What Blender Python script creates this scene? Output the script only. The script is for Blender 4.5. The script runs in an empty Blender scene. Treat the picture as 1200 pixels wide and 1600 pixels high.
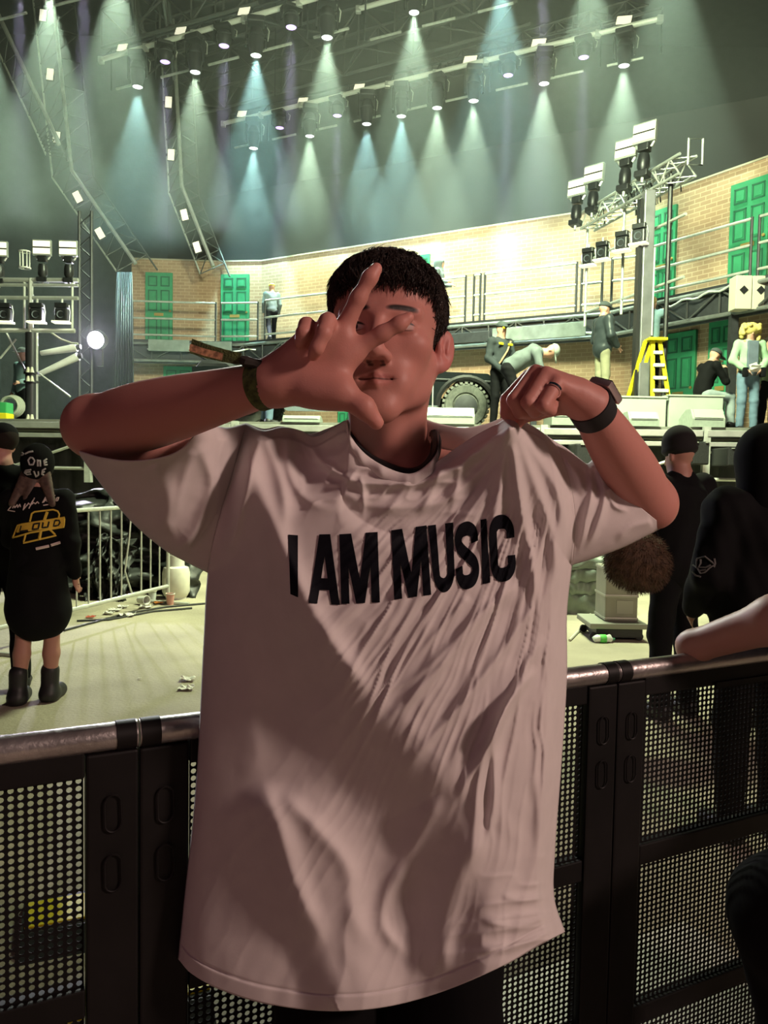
import bpy, bmesh, math, random
import numpy as np
from mathutils import Vector, Matrix, Euler

scene = bpy.context.scene
COL = scene.collection
random.seed(7)
R = math.radians

# ------------------------------------------------------------------ camera
F = 1200.0                      # focal length in pixels of the 1200 x 1600 frame
CAM = np.array((0.0, 0.0, 1.5))
PITCH, ROLL = R(-3.0), R(1.0)
_f = np.array((0, math.cos(PITCH), math.sin(PITCH)))
_r0 = np.array((1.0, 0, 0)); _u0 = np.array((0, -math.sin(PITCH), math.cos(PITCH)))
_r = _r0 * math.cos(ROLL) + _u0 * math.sin(ROLL)
_u = _u0 * math.cos(ROLL) - _r0 * math.sin(ROLL)
cam_data = bpy.data.cameras.new('camera')
cam_data.sensor_fit = 'HORIZONTAL'; cam_data.sensor_width = 36; cam_data.lens = 36 * F / 1200
cam_data.clip_start = 0.05; cam_data.clip_end = 200
cam = bpy.data.objects.new('camera', cam_data); COL.objects.link(cam)
m = Matrix.Identity(4)
for i in range(3):
    m[i][0] = _r[i]; m[i][1] = _u[i]; m[i][2] = -_f[i]; m[i][3] = CAM[i]
cam.matrix_world = m
scene.camera = cam

def at(px, py, Y):
    """surveyed point of the place: the sight line through a photo pixel, met at the world depth Y"""
    d = _f + (px - 600) / F * _r - (py - 800) / F * _u
    return Vector(CAM + d * (Y / d[1]))
def ats(px, py, Y):
    px = np.asarray(px, float); py = np.asarray(py, float); Y = np.asarray(Y, float)
    d = _f + ((px - 600) / F)[..., None] * _r - ((py - 800) / F)[..., None] * _u
    return CAM + d * (Y / d[..., 1])[..., None]
def on_z(px, py, z):
    d = _f + (px - 600) / F * _r - (py - 800) / F * _u
    return Vector(CAM + d * ((z - CAM[2]) / d[2]))
def pix(p):
    q = np.asarray(p, float) - CAM
    z = q @ _f
    return 600 + F * (q @ _r) / z, 800 - F * (q @ _u) / z

# ------------------------------------------------------------------ world, view, lights
world = bpy.data.worlds.new('night_sky'); scene.world = world; world.use_nodes = True
bg = world.node_tree.nodes['Background']
bg.inputs[0].default_value = (0.55, 0.62, 0.75, 1); bg.inputs[1].default_value = 0.012
vs = scene.view_settings
scene.display_settings.display_device = 'sRGB'
vs.view_transform = 'Standard'; vs.look = 'None'; vs.gamma = 1.0; vs.use_curve_mapping = False
vs.exposure = 0.0
cy = scene.cycles
cy.max_bounces = 6; cy.diffuse_bounces = 2; cy.glossy_bounces = 3; cy.transmission_bounces = 4; cy.volume_bounces = 0
cy.transparent_max_bounces = 8; cy.use_denoising = True; cy.caustics_reflective = False; cy.caustics_refractive = False
cy.sample_clamp_indirect = 3.0; cy.sample_clamp_direct = 0; cy.volume_step_rate = 1.0

def light(name, kind, loc, target, energy, color, size=0.3, spot=40, blend=0.5, size_y=None, parent=None):
    ld = bpy.data.lights.new(name, kind); ld.energy = energy; ld.color = color
    if kind == 'AREA':
        ld.size = size
        if size_y: ld.shape = 'RECTANGLE'; ld.size_y = size_y
    else:
        ld.shadow_soft_size = size
        if kind == 'SPOT': ld.spot_size = R(spot); ld.spot_blend = blend
    o = bpy.data.objects.new(name, ld); COL.objects.link(o)
    o.location = loc
    d = Vector(target) - Vector(loc)
    o.rotation_euler = d.to_track_quat('-Z', 'Y').to_euler()
    return o

HAZE = 0.012
GREENISH = (0.86, 1.0, 0.62)
# front-of-house wash from high behind and right of the camera (warm pink), dim
light("house_wash_light", "AREA", (5.6, -1.8, 4.4), (0, 1.1, 1.3), 300, (1.0, 0.70, 0.60), 0.8)
light("house_fill_light", "AREA", (-4, -6.5, 3.0), (0, 1.2, 1.3), 44, (1.0, 0.42, 0.48), 2.5)
# work lights hung from the roof, aimed at the set wall and at the stage deck
light('wall_flood_light', 'SPOT', (2.5, 9.5, 7.0), (1.4, 21.1, 5.8), 7500, (0.97, 1.0, 0.66), 0.3, 40, 0.9)
light('wall_flood_light', 'SPOT', (-3.5, 12.5, 7.0), (-5.6, 24.0, 6.6), 1100, (1.0, 0.93, 0.78), 0.3, 40, 0.9)
light('wall_flood_light', 'SPOT', (5.2, 8.0, 7.2), (7.6, 16.2, 6.6), 700, (1.0, 0.90, 0.72), 0.3, 46, 0.9)
light('deck_flood_light', 'AREA', (1.5, 8.5, 8.0), (1.5, 14.5, 2.3), 2600, GREENISH, 1.5)
light('pit_flood_light', 'SPOT', (2.6, 12.0, 7.0), (0.3, 9.4, 0), 1700, (0.97, 1.0, 0.60), 0.25, 52, 0.6)
light('stage_back_light', 'SPOT', (-2.6, 13.5, 7.1), (0.0, 1.1, 1.6), 3600, (0.95, 1.0, 0.88), 0.2, 18, 0.6)
light('rig_wash_light', 'SPOT', (-1.5, 7.0, 7.05), (0.5, 20.0, 12.2), 450, (0.92, 1.0, 0.86), 0.2, 44, 0.6)  # added fill to brighten the hanging pipes, no lamp seen there
# ------------------------------------------------------------------ materials
MATS = {}
def mat(name, col, rough=0.6, metal=0.0, noise=0.0, nscale=8.0, bump=0.0, bscale=60.0, emit=0.0, spec=None, sss=0.0, coat=0.0, sheen=0.0):
    """procedural principled material; noise = strength of a soft brightness mottling, bump = fine relief"""
    if name in MATS: return MATS[name]
    M = bpy.data.materials.new(name); M.use_nodes = True
    nt = M.node_tree; b = nt.nodes['Principled BSDF']
    c = (col[0], col[1], col[2], 1)
    b.inputs['Base Color'].default_value = c
    b.inputs['Roughness'].default_value = rough; b.inputs['Metallic'].default_value = metal
    if spec is not None: b.inputs['Specular IOR Level'].default_value = spec
    if coat: b.inputs['Coat Weight'].default_value = coat
    if sheen: b.inputs['Sheen Weight'].default_value = sheen
    if sss:
        b.inputs['Subsurface Weight'].default_value = sss; b.inputs['Subsurface Radius'].default_value = (1.0, 0.35, 0.2); b.inputs['Subsurface Scale'].default_value = 0.012
    if emit:
        b.inputs['Emission Color'].default_value = c; b.inputs['Emission Strength'].default_value = emit
    tc = nt.nodes.new('ShaderNodeTexCoord')
    if noise:
        n = nt.nodes.new('ShaderNodeTexNoise'); n.inputs['Scale'].default_value = nscale; n.inputs['Detail'].default_value = 5
        nt.links.new(tc.outputs['Object'], n.inputs['Vector'])
        mr = nt.nodes.new('ShaderNodeMapRange'); mr.inputs[1].default_value = 0.3; mr.inputs[2].default_value = 0.7
        mr.inputs[3].default_value = 1 - noise; mr.inputs[4].default_value = 1 + noise
        nt.links.new(n.outputs['Fac'], mr.inputs[0])
        mx = nt.nodes.new('ShaderNodeVectorMath'); mx.operation = 'SCALE'; mx.inputs[0].default_value = c[:3]
        nt.links.new(mr.outputs[0], mx.inputs['Scale']); nt.links.new(mx.outputs[0], b.inputs['Base Color'])
    if bump:
        n2 = nt.nodes.new('ShaderNodeTexNoise'); n2.inputs['Scale'].default_value = bscale; n2.inputs['Detail'].default_value = 4
        nt.links.new(tc.outputs['Object'], n2.inputs['Vector'])
        bp = nt.nodes.new('ShaderNodeBump'); bp.inputs['Strength'].default_value = bump; bp.inputs['Distance'].default_value = 0.02
        nt.links.new(n2.outputs['Fac'], bp.inputs['Height']); nt.links.new(bp.outputs[0], b.inputs['Normal'])
    MATS[name] = M
    return M
def vcol_mat(name, rough=0.55, sss=0.0, bump=0.0, bscale=400, spec=0.4):
    """colour comes from a colour attribute 'tint' (the thing's own colouring)"""
    M = mat(name, (0.5, 0.5, 0.5), rough, sss=sss, bump=bump, bscale=bscale, spec=spec)
    nt = M.node_tree; a = nt.nodes.new('ShaderNodeVertexColor'); a.layer_name = 'tint'
    nt.links.new(a.outputs['Color'], nt.nodes['Principled BSDF'].inputs['Base Color'])
    return M

# ------------------------------------------------------------------ objects
def tag(o, label=None, cat=None, group=None, kind=None):
    if label: o['label'] = label
    if cat: o['category'] = cat
    if group: o['group'] = group
    if kind: o['kind'] = kind
    return o
def empty(name, loc, label=None, cat=None, group=None, rz=0):
    o = bpy.data.objects.new(name, None); COL.objects.link(o); o.empty_display_size = 0.1
    o.location = loc; o.rotation_euler = (0, 0, rz)
    return tag(o, label, cat, group)
def raw(name, verts, faces, M, parent=None, smooth=False, sharp=None):
    me = bpy.data.meshes.new(name)
    me.from_pydata([tuple(v) for v in verts], [], [tuple(f) for f in faces])
    if smooth: me.polygons.foreach_set('use_smooth', [True] * len(me.polygons))
    me.materials.append(M)
    return link(name, me, parent, sharp if smooth else None)
def link(name, me, parent=None, sharp=None):
    if sharp: me.set_sharp_from_angle(angle=R(sharp))
    o = bpy.data.objects.new(name, me); COL.objects.link(o)
    if parent is not None:
        o.parent = parent; me.transform(wm(parent).inverted())
    return o
def wm(o):
    M4 = Matrix.LocRotScale(o.location, o.rotation_euler, o.scale)
    return wm(o.parent) @ M4 if o.parent else M4
def np_mesh(name, V, Q, M, parent=None, smooth=True, sharp=None):
    V = np.ascontiguousarray(V, np.float32); Q = np.ascontiguousarray(Q, np.int32)
    me = bpy.data.meshes.new(name); n = Q.shape[1]
    me.vertices.add(len(V)); me.vertices.foreach_set('co', V.ravel())
    me.loops.add(Q.size); me.loops.foreach_set('vertex_index', Q.ravel())
    me.polygons.add(len(Q)); me.polygons.foreach_set('loop_start', np.arange(0, Q.size, n, dtype=np.int32))
    me.polygons.foreach_set('use_smooth', np.full(len(Q), smooth))
    me.update(calc_edges=True); me.validate()
    me.materials.append(M)
    return link(name, me, parent, sharp)
def tint(o, C):
    a = o.data.color_attributes.new('tint', 'FLOAT_COLOR', 'POINT')
    C4 = np.ones((len(C), 4), np.float32); C4[:, :3] = C
    a.data.foreach_set('color', C4.ravel())
class MB:
    def __init__(s): s.v = []; s.f = []
    def add(s, vs, fs):
        k = len(s.v); s.v += [Vector(v) for v in vs]; s.f += [tuple(i + k for i in f) for f in fs]; return s
    def box(s, c, size, rz=0, rot=None, bev=0.0):
        M3 = rot if rot is not None else Matrix.Rotation(rz, 3, 'Z')
        h = [x / 2 for x in size]; c = Vector(c)
        if bev <= 0:
            P = [c + M3 @ Vector((sx * h[0], sy * h[1], sz * h[2])) for sx in (-1, 1) for sy in (-1, 1) for sz in (-1, 1)]
            return s.add(P, [(0, 1, 3, 2), (4, 6, 7, 5), (0, 4, 5, 1), (2, 3, 7, 6), (0, 2, 6, 4), (1, 5, 7, 3)])
        b = min(bev, *[x * 0.49 for x in h]); bm = bmesh.new(); bmesh.ops.create_cube(bm, size=1)
        for v in bm.verts: v.co = Vector((v.co.x * size[0], v.co.y * size[1], v.co.z * size[2]))
        bmesh.ops.bevel(bm, geom=bm.edges[:], offset=b, segments=2, affect='EDGES', profile=0.6)
        bm.verts.index_update()
        s.add([c + M3 @ v.co for v in bm.verts], [[v.index for v in f.verts] for f in bm.faces]); bm.free(); return s
    def tube(s, a, b, r, n=8, r2=None, cap=True):
        a = Vector(a); b = Vector(b); d = (b - a)
        if d.length < 1e-6: return s
        q = d.to_track_quat('Z', 'Y').to_matrix(); r2 = r if r2 is None else r2
        P = [a + q @ Vector((r * math.cos(2 * math.pi * i / n), r * math.sin(2 * math.pi * i / n), 0)) for i in range(n)]
        P += [b + q @ Vector((r2 * math.cos(2 * math.pi * i / n), r2 * math.sin(2 * math.pi * i / n), 0)) for i in range(n)]
        fs = [(i, (i + 1) % n, n + (i + 1) % n, n + i) for i in range(n)]
        if cap: fs += [tuple(range(n))[::-1], tuple(range(n, 2 * n))]
        return s.add(P, fs)
    def path(s, pts, r, n=8, closed=False):
        pts = [Vector(p) for p in pts]; N = len(pts); rs = r if isinstance(r, (list, tuple)) else [r] * N
        rings = []; up = None
        for i, p in enumerate(pts):
            a = pts[(i - 1) % N] if (i > 0 or closed) else p; b = pts[(i + 1) % N] if (i < N - 1 or closed) else p
            d = (b - a).normalized()
            if up is None: up = Vector((0, 0, 1)) if abs(d.z) < 0.9 else Vector((1, 0, 0))
            x = d.cross(up).normalized(); y = x.cross(d).normalized(); up = y
            rings.append([p + rs[i] * (x * math.cos(2 * math.pi * k / n) + y * math.sin(2 * math.pi * k / n)) for k in range(n)])
        fs = []
        for i in range(N if closed else N - 1):
            j = (i + 1) % N
            fs += [(i * n + k, i * n + (k + 1) % n, j * n + (k + 1) % n, j * n + k) for k in range(n)]
        if not closed: fs += [tuple(range(n))[::-1], tuple(range((N - 1) * n, N * n))]
        return s.add([v for r_ in rings for v in r_], fs)
    def lathe(s, prof, c, n=20, axis=(0, 0, 1), arc=None):
        q = Vector(axis).to_track_quat('Z', 'Y').to_matrix(); c = Vector(c); k = len(prof)
        P = [c + q @ Vector((r * math.cos(2 * math.pi * i / n), r * math.sin(2 * math.pi * i / n), z)) for i in range(n) for r, z in prof]
        fs = [(i * k + j, ((i + 1) % n) * k + j, ((i + 1) % n) * k + j + 1, i * k + j + 1) for i in range(n) for j in range(k - 1)]
        return s.add(P, fs)
    def prism(s, poly, o, ex, ey, thick):
        """a flat outline given in the plane (ex, ey) at o, extruded by thick (a vector)"""
        o = Vector(o); ex = Vector(ex); ey = Vector(ey); t = Vector(thick); n = len(poly)
        P = [o + ex * x + ey * y for x, y in poly] + [o + ex * x + ey * y + t for x, y in poly]
        return s.add(P, [tuple(range(n)), tuple(range(n, 2 * n))[::-1]] + [(i, i + n, (i + 1) % n + n, (i + 1) % n) for i in range(n)])
    def build(s, name, M, parent=None, smooth=False, sharp=35):
        o = raw(name, s.v, s.f, M, parent, smooth, sharp)
        bm = bmesh.new(); bm.from_mesh(o.data); bmesh.ops.recalc_face_normals(bm, faces=bm.faces); bm.to_mesh(o.data); bm.free()
        return o
def dup(o, parent=None):
    c = o.copy(); COL.objects.link(c); c.parent = parent
    for ch in list(o.children): dup(ch, c)
    return c

# ------------------------------------------------------------------ signed-distance modelling (bodies and cloth with one continuous skin)
class SDF:
    def __init__(s, lo, hi, h):
        s.lo = np.array(lo, float); s.h = h
        s.n = np.ceil((np.array(hi) - s.lo) / h).astype(int) + 1
        s.f = np.full(s.n, 1.0, np.float32)
    def _sl(s, lo, hi):
        a = np.clip(np.floor((np.array(lo) - s.lo) / s.h).astype(int), 0, s.n); b = np.clip(np.ceil((np.array(hi) - s.lo) / s.h).astype(int) + 1, 0, s.n)
        if (b <= a).any(): return None, None
        g = np.meshgrid(*[(s.lo[i] + s.h * np.arange(a[i], b[i])).astype(np.float32) for i in range(3)], indexing='ij')
        return tuple(slice(a[i], b[i]) for i in range(3)), np.stack(g, -1)
    def _put(s, sl, d, k, op):
        a = s.f[sl]
        if op < 0: a = -a
        if k > 0:
            hh = np.clip(0.5 + 0.5 * (d - a) / k, 0, 1); r = d * (1 - hh) + a * hh - k * hh * (1 - hh)
        else: r = np.minimum(a, d)
        s.f[sl] = -r if op < 0 else r
    def cap(s, a, b, ra, rb=None, k=0.01, op=1, flat=None):
        """tapered limb; flat = (axis, factor) squashes it along an axis"""
        rb = ra if rb is None else rb; a = np.array(a, float); b = np.array(b, float); m = max(ra, rb) * (1.7 if flat else 1.0) + k + 3 * s.h
        sl, P = s._sl(np.minimum(a, b) - m, np.maximum(a, b) + m)
        if sl is None: return s
        ba = (b - a).astype(np.float32); t = np.clip(((P - a.astype(np.float32)) @ ba) / max(float(ba @ ba), 1e-9), 0, 1)
        q = P - a.astype(np.float32) - t[..., None] * ba
        if flat is not None:
            ax = np.array(flat[0], np.float32); ax /= np.linalg.norm(ax); w = q @ ax
            q = q + (w * (1 / flat[1] - 1))[..., None] * ax
        s._put(sl, (np.sqrt((q * q).sum(-1)) - (ra + (rb - ra) * t)).astype(np.float32), k, op); return s
    def limb(s, a, b, prof, k=0.01):
        """limb with a radius profile [(t, r), ...] along a -> b"""
        a = np.array(a, float); b = np.array(b, float); m = max(r for _, r in prof) + k + 3 * s.h
        sl, P = s._sl(np.minimum(a, b) - m, np.maximum(a, b) + m)
        ba = (b - a).astype(np.float32); t = np.clip(((P - a.astype(np.float32)) @ ba) / float(ba @ ba), 0, 1); q = P - a.astype(np.float32) - t[..., None] * ba
        tt = np.linspace(0, 1, 41); rr = np.interp(tt, [x for x, _ in prof], [r for _, r in prof]); rr = np.convolve(np.r_[[rr[0]] * 5, rr, [rr[-1]] * 5], np.ones(11) / 11, 'valid')
        s._put(sl, (np.sqrt((q * q).sum(-1)) - np.interp(t, tt, rr)).astype(np.float32), k, 1); return s
    def ell(s, c, r, rot=None, k=0.01, op=1):
        c = np.array(c, float); r = np.array(r, float); m = r.max() + k + 3 * s.h
        sl, P = s._sl(c - m, c + m)
        if sl is None: return s
        q = P - c.astype(np.float32)
        if rot is not None: q = q @ np.array(rot, np.float32)          # columns of rot = local axes
        k0 = np.sqrt(((q / r) ** 2).sum(-1)); k1 = np.sqrt(((q / (r * r)) ** 2).sum(-1)) + 1e-6
        s._put(sl, (k0 * (k0 - 1) / k1).astype(np.float32), k, op); return s
    def box(s, c, hs, rot=None, rnd=0.01, k=0.01, op=1):
        c = np.array(c, float); hs = np.array(hs, float); m = np.linalg.norm(hs) + k + rnd + 3 * s.h
        sl, P = s._sl(c - m, c + m)
        if sl is None: return s
        q = P - c.astype(np.float32)
        if rot is not None: q = q @ np.array(rot, np.float32)
        q = np.abs(q) - (hs - rnd)
        d = np.sqrt((np.maximum(q, 0) ** 2).sum(-1)) + np.minimum(q.max(-1), 0) - rnd
        s._put(sl, d.astype(np.float32), k, op); return s
    def cut(s, p, n, k=0.0):
        """keeps the side opposite to n"""
        P = s._sl(s.lo - 1, s.lo + s.h * s.n + 1); n = np.array(n, float); n /= np.linalg.norm(n)
        d = ((P[1] - np.array(p, np.float32)) @ n.astype(np.float32))
        s.f = np.maximum(s.f, d).astype(np.float32); return s
    def noise(s, amp, freq, seed=0):
        rs = np.random.RandomState(seed); P = s._sl(s.lo - 1, s.lo + s.h * s.n + 1)[1]; acc = 0
        for _ in range(5):
            w = rs.normal(size=3) * freq; acc = acc + np.sin(P @ w.astype(np.float32) + rs.rand() * 6.28)
        s.f = s.f + (amp * acc / 3).astype(np.float32); return s
    def mesh(s, relax=1):
        f = s.f; n = s.n; ins = f < 0
        cn = n - 1; acc = np.zeros((*cn, 3), np.float32); cnt = np.zeros(cn, np.float32)
        def corner(A, o): return A[o[0]:o[0] + cn[0], o[1]:o[1] + cn[1], o[2]:o[2] + cn[2]]
        for ax in range(3):
            o1, o2 = [i for i in range(3) if i != ax]
            for i in (0, 1):
                for j in (0, 1):
                    a = [0, 0, 0]; a[o1] = i; a[o2] = j; b = list(a); b[ax] = 1
                    fa = corner(f, a); fb = corner(f, b); msk = (fa < 0) != (fb < 0)
                    t = np.where(msk, fa / np.where(msk, fa - fb, 1), 0)
                    acc[..., ax] += t * msk; acc[..., o1] += i * msk; acc[..., o2] += j * msk; cnt += msk
        act = cnt > 0; idx = np.full(cn, -1, np.int64); ii = np.argwhere(act); idx[act] = np.arange(len(ii))
        V = s.lo + s.h * (ii + acc[act] / cnt[act][:, None])
        Q = []
        for ax in range(3):
            o1, o2 = (ax + 1) % 3, (ax + 2) % 3
            sl0 = [slice(1, n[i] - 1) for i in range(3)]; sl0[ax] = slice(0, n[ax] - 1); sl1 = list(sl0); sl1[ax] = slice(1, n[ax])
            a = ins[tuple(sl0)]; b = ins[tuple(sl1)]; pos = np.argwhere(a != b)
            if not len(pos): continue
            fl = a[tuple(pos.T)]; base = pos.copy()
            for i in range(3):
                if i != ax: base[:, i] += 1
            def g(d1, d2):
                q = base.copy(); q[:, o1] += d1; q[:, o2] += d2; return idx[q[:, 0], q[:, 1], q[:, 2]]
            c = np.stack([g(-1, -1), g(0, -1), g(0, 0), g(-1, 0)], 1)
            c[~fl] = c[~fl][:, ::-1]; Q.append(c)
        Q = np.concatenate(Q) if Q else np.zeros((0, 4), int)
        Q = Q[(Q >= 0).all(1)]
        for _ in range(relax):
            S = np.zeros_like(V); C = np.zeros(len(V))
            for a, b in ((0, 1), (1, 2), (2, 3), (3, 0)):
                np.add.at(S, Q[:, a], V[Q[:, b]]); np.add.at(C, Q[:, a], 1); np.add.at(S, Q[:, b], V[Q[:, a]]); np.add.at(C, Q[:, b], 1)
            V = V * 0.5 + 0.5 * S / np.maximum(C, 1)[:, None]
        return V, Q
    def build(s, name, M, parent=None, relax=1):
        V, Q = s.mesh(relax); return np_mesh(name, V, Q, M, parent)
# ------------------------------------------------------------------ common materials
ALU = mat('aluminium', (0.62, 0.64, 0.60), 0.38, 0.6, 0.12, 6)
PIPE = mat('galvanised_pipe', (0.55, 0.57, 0.52), 0.45, 0.4, 0.15, 10)
BLACK = mat('black_paint', (0.012, 0.012, 0.013), 0.5)
DARK = mat('dark_grey_metal', (0.035, 0.037, 0.04), 0.5, 0.2, 0.2, 9)
DRAPE = mat('black_drape', (0.028, 0.029, 0.031), 0.85, 0, 0.3, 3, 0.3, 8)
GREEN = mat('green_door_paint', (0.030, 0.25, 0.115), 0.5, 0, 0.12, 5)
GREEN_IN = mat('green_door_groove', (0.010, 0.10, 0.05), 0.6)
BRASS = mat('brass_plate', (0.45, 0.3, 0.1), 0.4, 0.5)
DECKM = mat('stage_deck_ply', (0.20, 0.20, 0.17), 0.7, 0, 0.25, 2)
RISER = mat('pale_grey_riser_paint', (0.42, 0.46, 0.40), 0.6, 0, 0.08, 2)
PALE = mat('pale_speaker_grille', (0.33, 0.37, 0.32), 0.6, 0, 0.1, 20)
LEDCREAM = mat('cream_led_strip', (1.0, 0.96, 0.72), 0.4, emit=0.85)
GLOWSOFT = mat('cream_led_panel', (1.0, 0.95, 0.74), 0.4, emit=0.72)
LENSG = mat('lens_green_white', (0.85, 1.0, 0.88), 0.3, emit=6)
LENSV = mat('lens_violet_white', (0.66, 0.50, 1.0), 0.3, emit=1.6)
YELLOW = mat('yellow_fibreglass', (0.85, 0.72, 0.02), 0.45)
WHITEM = mat('white_plastic', (0.72, 0.72, 0.66), 0.5, 0, 0.05, 10)

def brick_mat(name, c1, c2, mortar, stain):
    M = mat(name, c1, 0.85); nt = M.node_tree; b = nt.nodes['Principled BSDF']
    tc = nt.nodes.new('ShaderNodeTexCoord'); sp = nt.nodes.new('ShaderNodeSeparateXYZ'); cb = nt.nodes.new('ShaderNodeCombineXYZ')
    nt.links.new(tc.outputs['Object'], sp.inputs[0]); nt.links.new(sp.outputs[0], cb.inputs[0]); nt.links.new(sp.outputs[2], cb.inputs[1])
    br = nt.nodes.new('ShaderNodeTexBrick'); br.inputs['Scale'].default_value = 1.0
    br.inputs['Color1'].default_value = (*c1, 1); br.inputs['Color2'].default_value = (*c2, 1); br.inputs['Mortar'].default_value = (*mortar, 1)
    br.inputs['Brick Width'].default_value = 0.27; br.inputs['Row Height'].default_value = 0.098; br.inputs['Mortar Size'].default_value = 0.010
    nt.links.new(cb.outputs[0], br.inputs['Vector'])
    no = nt.nodes.new('ShaderNodeTexNoise'); no.inputs['Scale'].default_value = 0.7; no.inputs['Detail'].default_value = 6
    nt.links.new(cb.outputs[0], no.inputs['Vector'])
    mx = nt.nodes.new('ShaderNodeMixRGB'); mx.blend_type = 'MULTIPLY'; mx.inputs['Fac'].default_value = 0.55
    cr = nt.nodes.new('ShaderNodeValToRGB'); cr.color_ramp.elements[0].position = 0.35; cr.color_ramp.elements[0].color = (*stain, 1); cr.color_ramp.elements[1].position = 0.65; cr.color_ramp.elements[1].color = (1, 1, 1, 1)
    nt.links.new(no.outputs['Fac'], cr.inputs[0]); nt.links.new(br.outputs['Color'], mx.inputs[1]); nt.links.new(cr.outputs[0], mx.inputs[2])
    nt.links.new(mx.outputs[0], b.inputs['Base Color'])
    bp = nt.nodes.new('ShaderNodeBump'); bp.inputs['Strength'].default_value = 0.5; bp.inputs['Distance'].default_value = 0.02; bp.invert = True
    nt.links.new(br.outputs['Fac'], bp.inputs['Height']); nt.links.new(bp.outputs[0], b.inputs['Normal'])
    return M
BRICK = brick_mat('tan_brick', (0.44, 0.30, 0.19), (0.37, 0.24, 0.15), (0.56, 0.42, 0.28), (0.62, 0.50, 0.42))

# ------------------------------------------------------------------ ground, backdrop, roof
def ground_mat():
    M = mat('worn_concrete', (0.37, 0.33, 0.245), 0.8, 0, 0.28, 0.9, 0.35, 40)
    return M
def structure(name, mb, M, label=None, **kw):
    o = mb.build(name, M, **kw); return tag(o, label, None, None, 'structure')
structure('floor', MB().box((0, 12, -0.05), (40, 44, 0.1)), ground_mat(), 'worn beige concrete ground of the front pit')
structure('wall_rear', MB().box((0, 31.0, 9), (50, 0.2, 19)), DRAPE, 'black drape closing the rear of the stage')
structure('wall_side_left', MB().box((-15.5, 20.0, 9), (0.2, 22, 19)), DRAPE, 'black side drape at the stage wing')
structure('ceiling', MB().box((0, 21, 18.4), (44, 22, 0.2)), DRAPE, 'dark stage roof high above the light trusses')

# set wall: three planes meeting at corners (surveyed footprint)
FOOT = [(-7.9, 24.0), (-5.2, 24.15), (-3.9, 24.0), (5.7, 18.55), (9.8, 12.2)]
DECK, GAL, TOP = 2.25, 5.3, 7.9
def wall_seg(name, a, b, label):
    a = Vector((*a, 0)); b = Vector((*b, 0)); d = b - a; L = d.length; ang = math.atan2(d.y, d.x)
    mb = MB().box((L / 2, 0.1, (DECK + TOP) / 2), (L, 0.2, TOP - DECK))
    o = mb.build(name, BRICK); o.location = a; o.rotation_euler = (0, 0, ang)
    cap = MB().box((L / 2, 0.1, TOP + 0.02), (L, 0.24, 0.04)).build('coping', mat('pale_coping', (0.4, 0.36, 0.27), 0.8)); cap.parent = o
    return tag(o, label, None, None, 'structure')
wall_seg('wall_left', FOOT[0], FOOT[1], 'brown brick set wall with the faded green door at its end')
wall_seg('wall_left_corner', FOOT[1], FOOT[2], 'narrow brick set wall panel with the panelled green door')
wall_seg('wall_back', FOOT[2], FOOT[3], 'long pale brick set wall behind the middle of the stage')
wall_seg('wall_right', FOOT[3], FOOT[4], 'reddish brick set wall with tall green doors at the far side')
def wall_pt(px, py, seg, off=0.0):
    """where the sight line meets wall segment seg moved off metres to the front"""
    a = Vector(FOOT[seg]); b = Vector(FOOT[seg + 1]); d = (b - a).normalized(); nrm = Vector((d.y, -d.x)); a = a + nrm * off
    u = at(px, py, 1.0) - Vector(CAM)
    # (u.x*t, t) = a + d*s
    t = (a.x * d.y - a.y * d.x) / (u.x * d.y - d.x)
    return Vector(CAM) + u * t
def seg_dir(seg):
    a = Vector(FOOT[seg]); b = Vector(FOOT[seg + 1]); d = (b - a).normalized(); return Vector((d.x, d.y, 0)), Vector((d.y, -d.x, 0))

# tall grey screen behind the set
sa = at(430, 290, 28.0); sb_ = at(1190, 158, 21.0)
d = (sb_ - sa); d.z = 0; d.normalize()
sa2 = sa - d * 5; sb2 = sb_ + d * 4
mb = MB().prism([(0, 0), (1, 0), (1, 1), (0, 1)], (sa2.x, sa2.y, 2.3), (sb2.x - sa2.x, sb2.y - sa2.y, 0), (0, 0, sa.z - 2.3), (0.1, 0.2, 0))
tag(mb.build('video_screen', mat('unlit_screen', (0.045, 0.042, 0.039), 0.6, 0, 0.1, 1.0)), 'huge unlit grey screen rising behind the brick set', 'screen')

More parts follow.
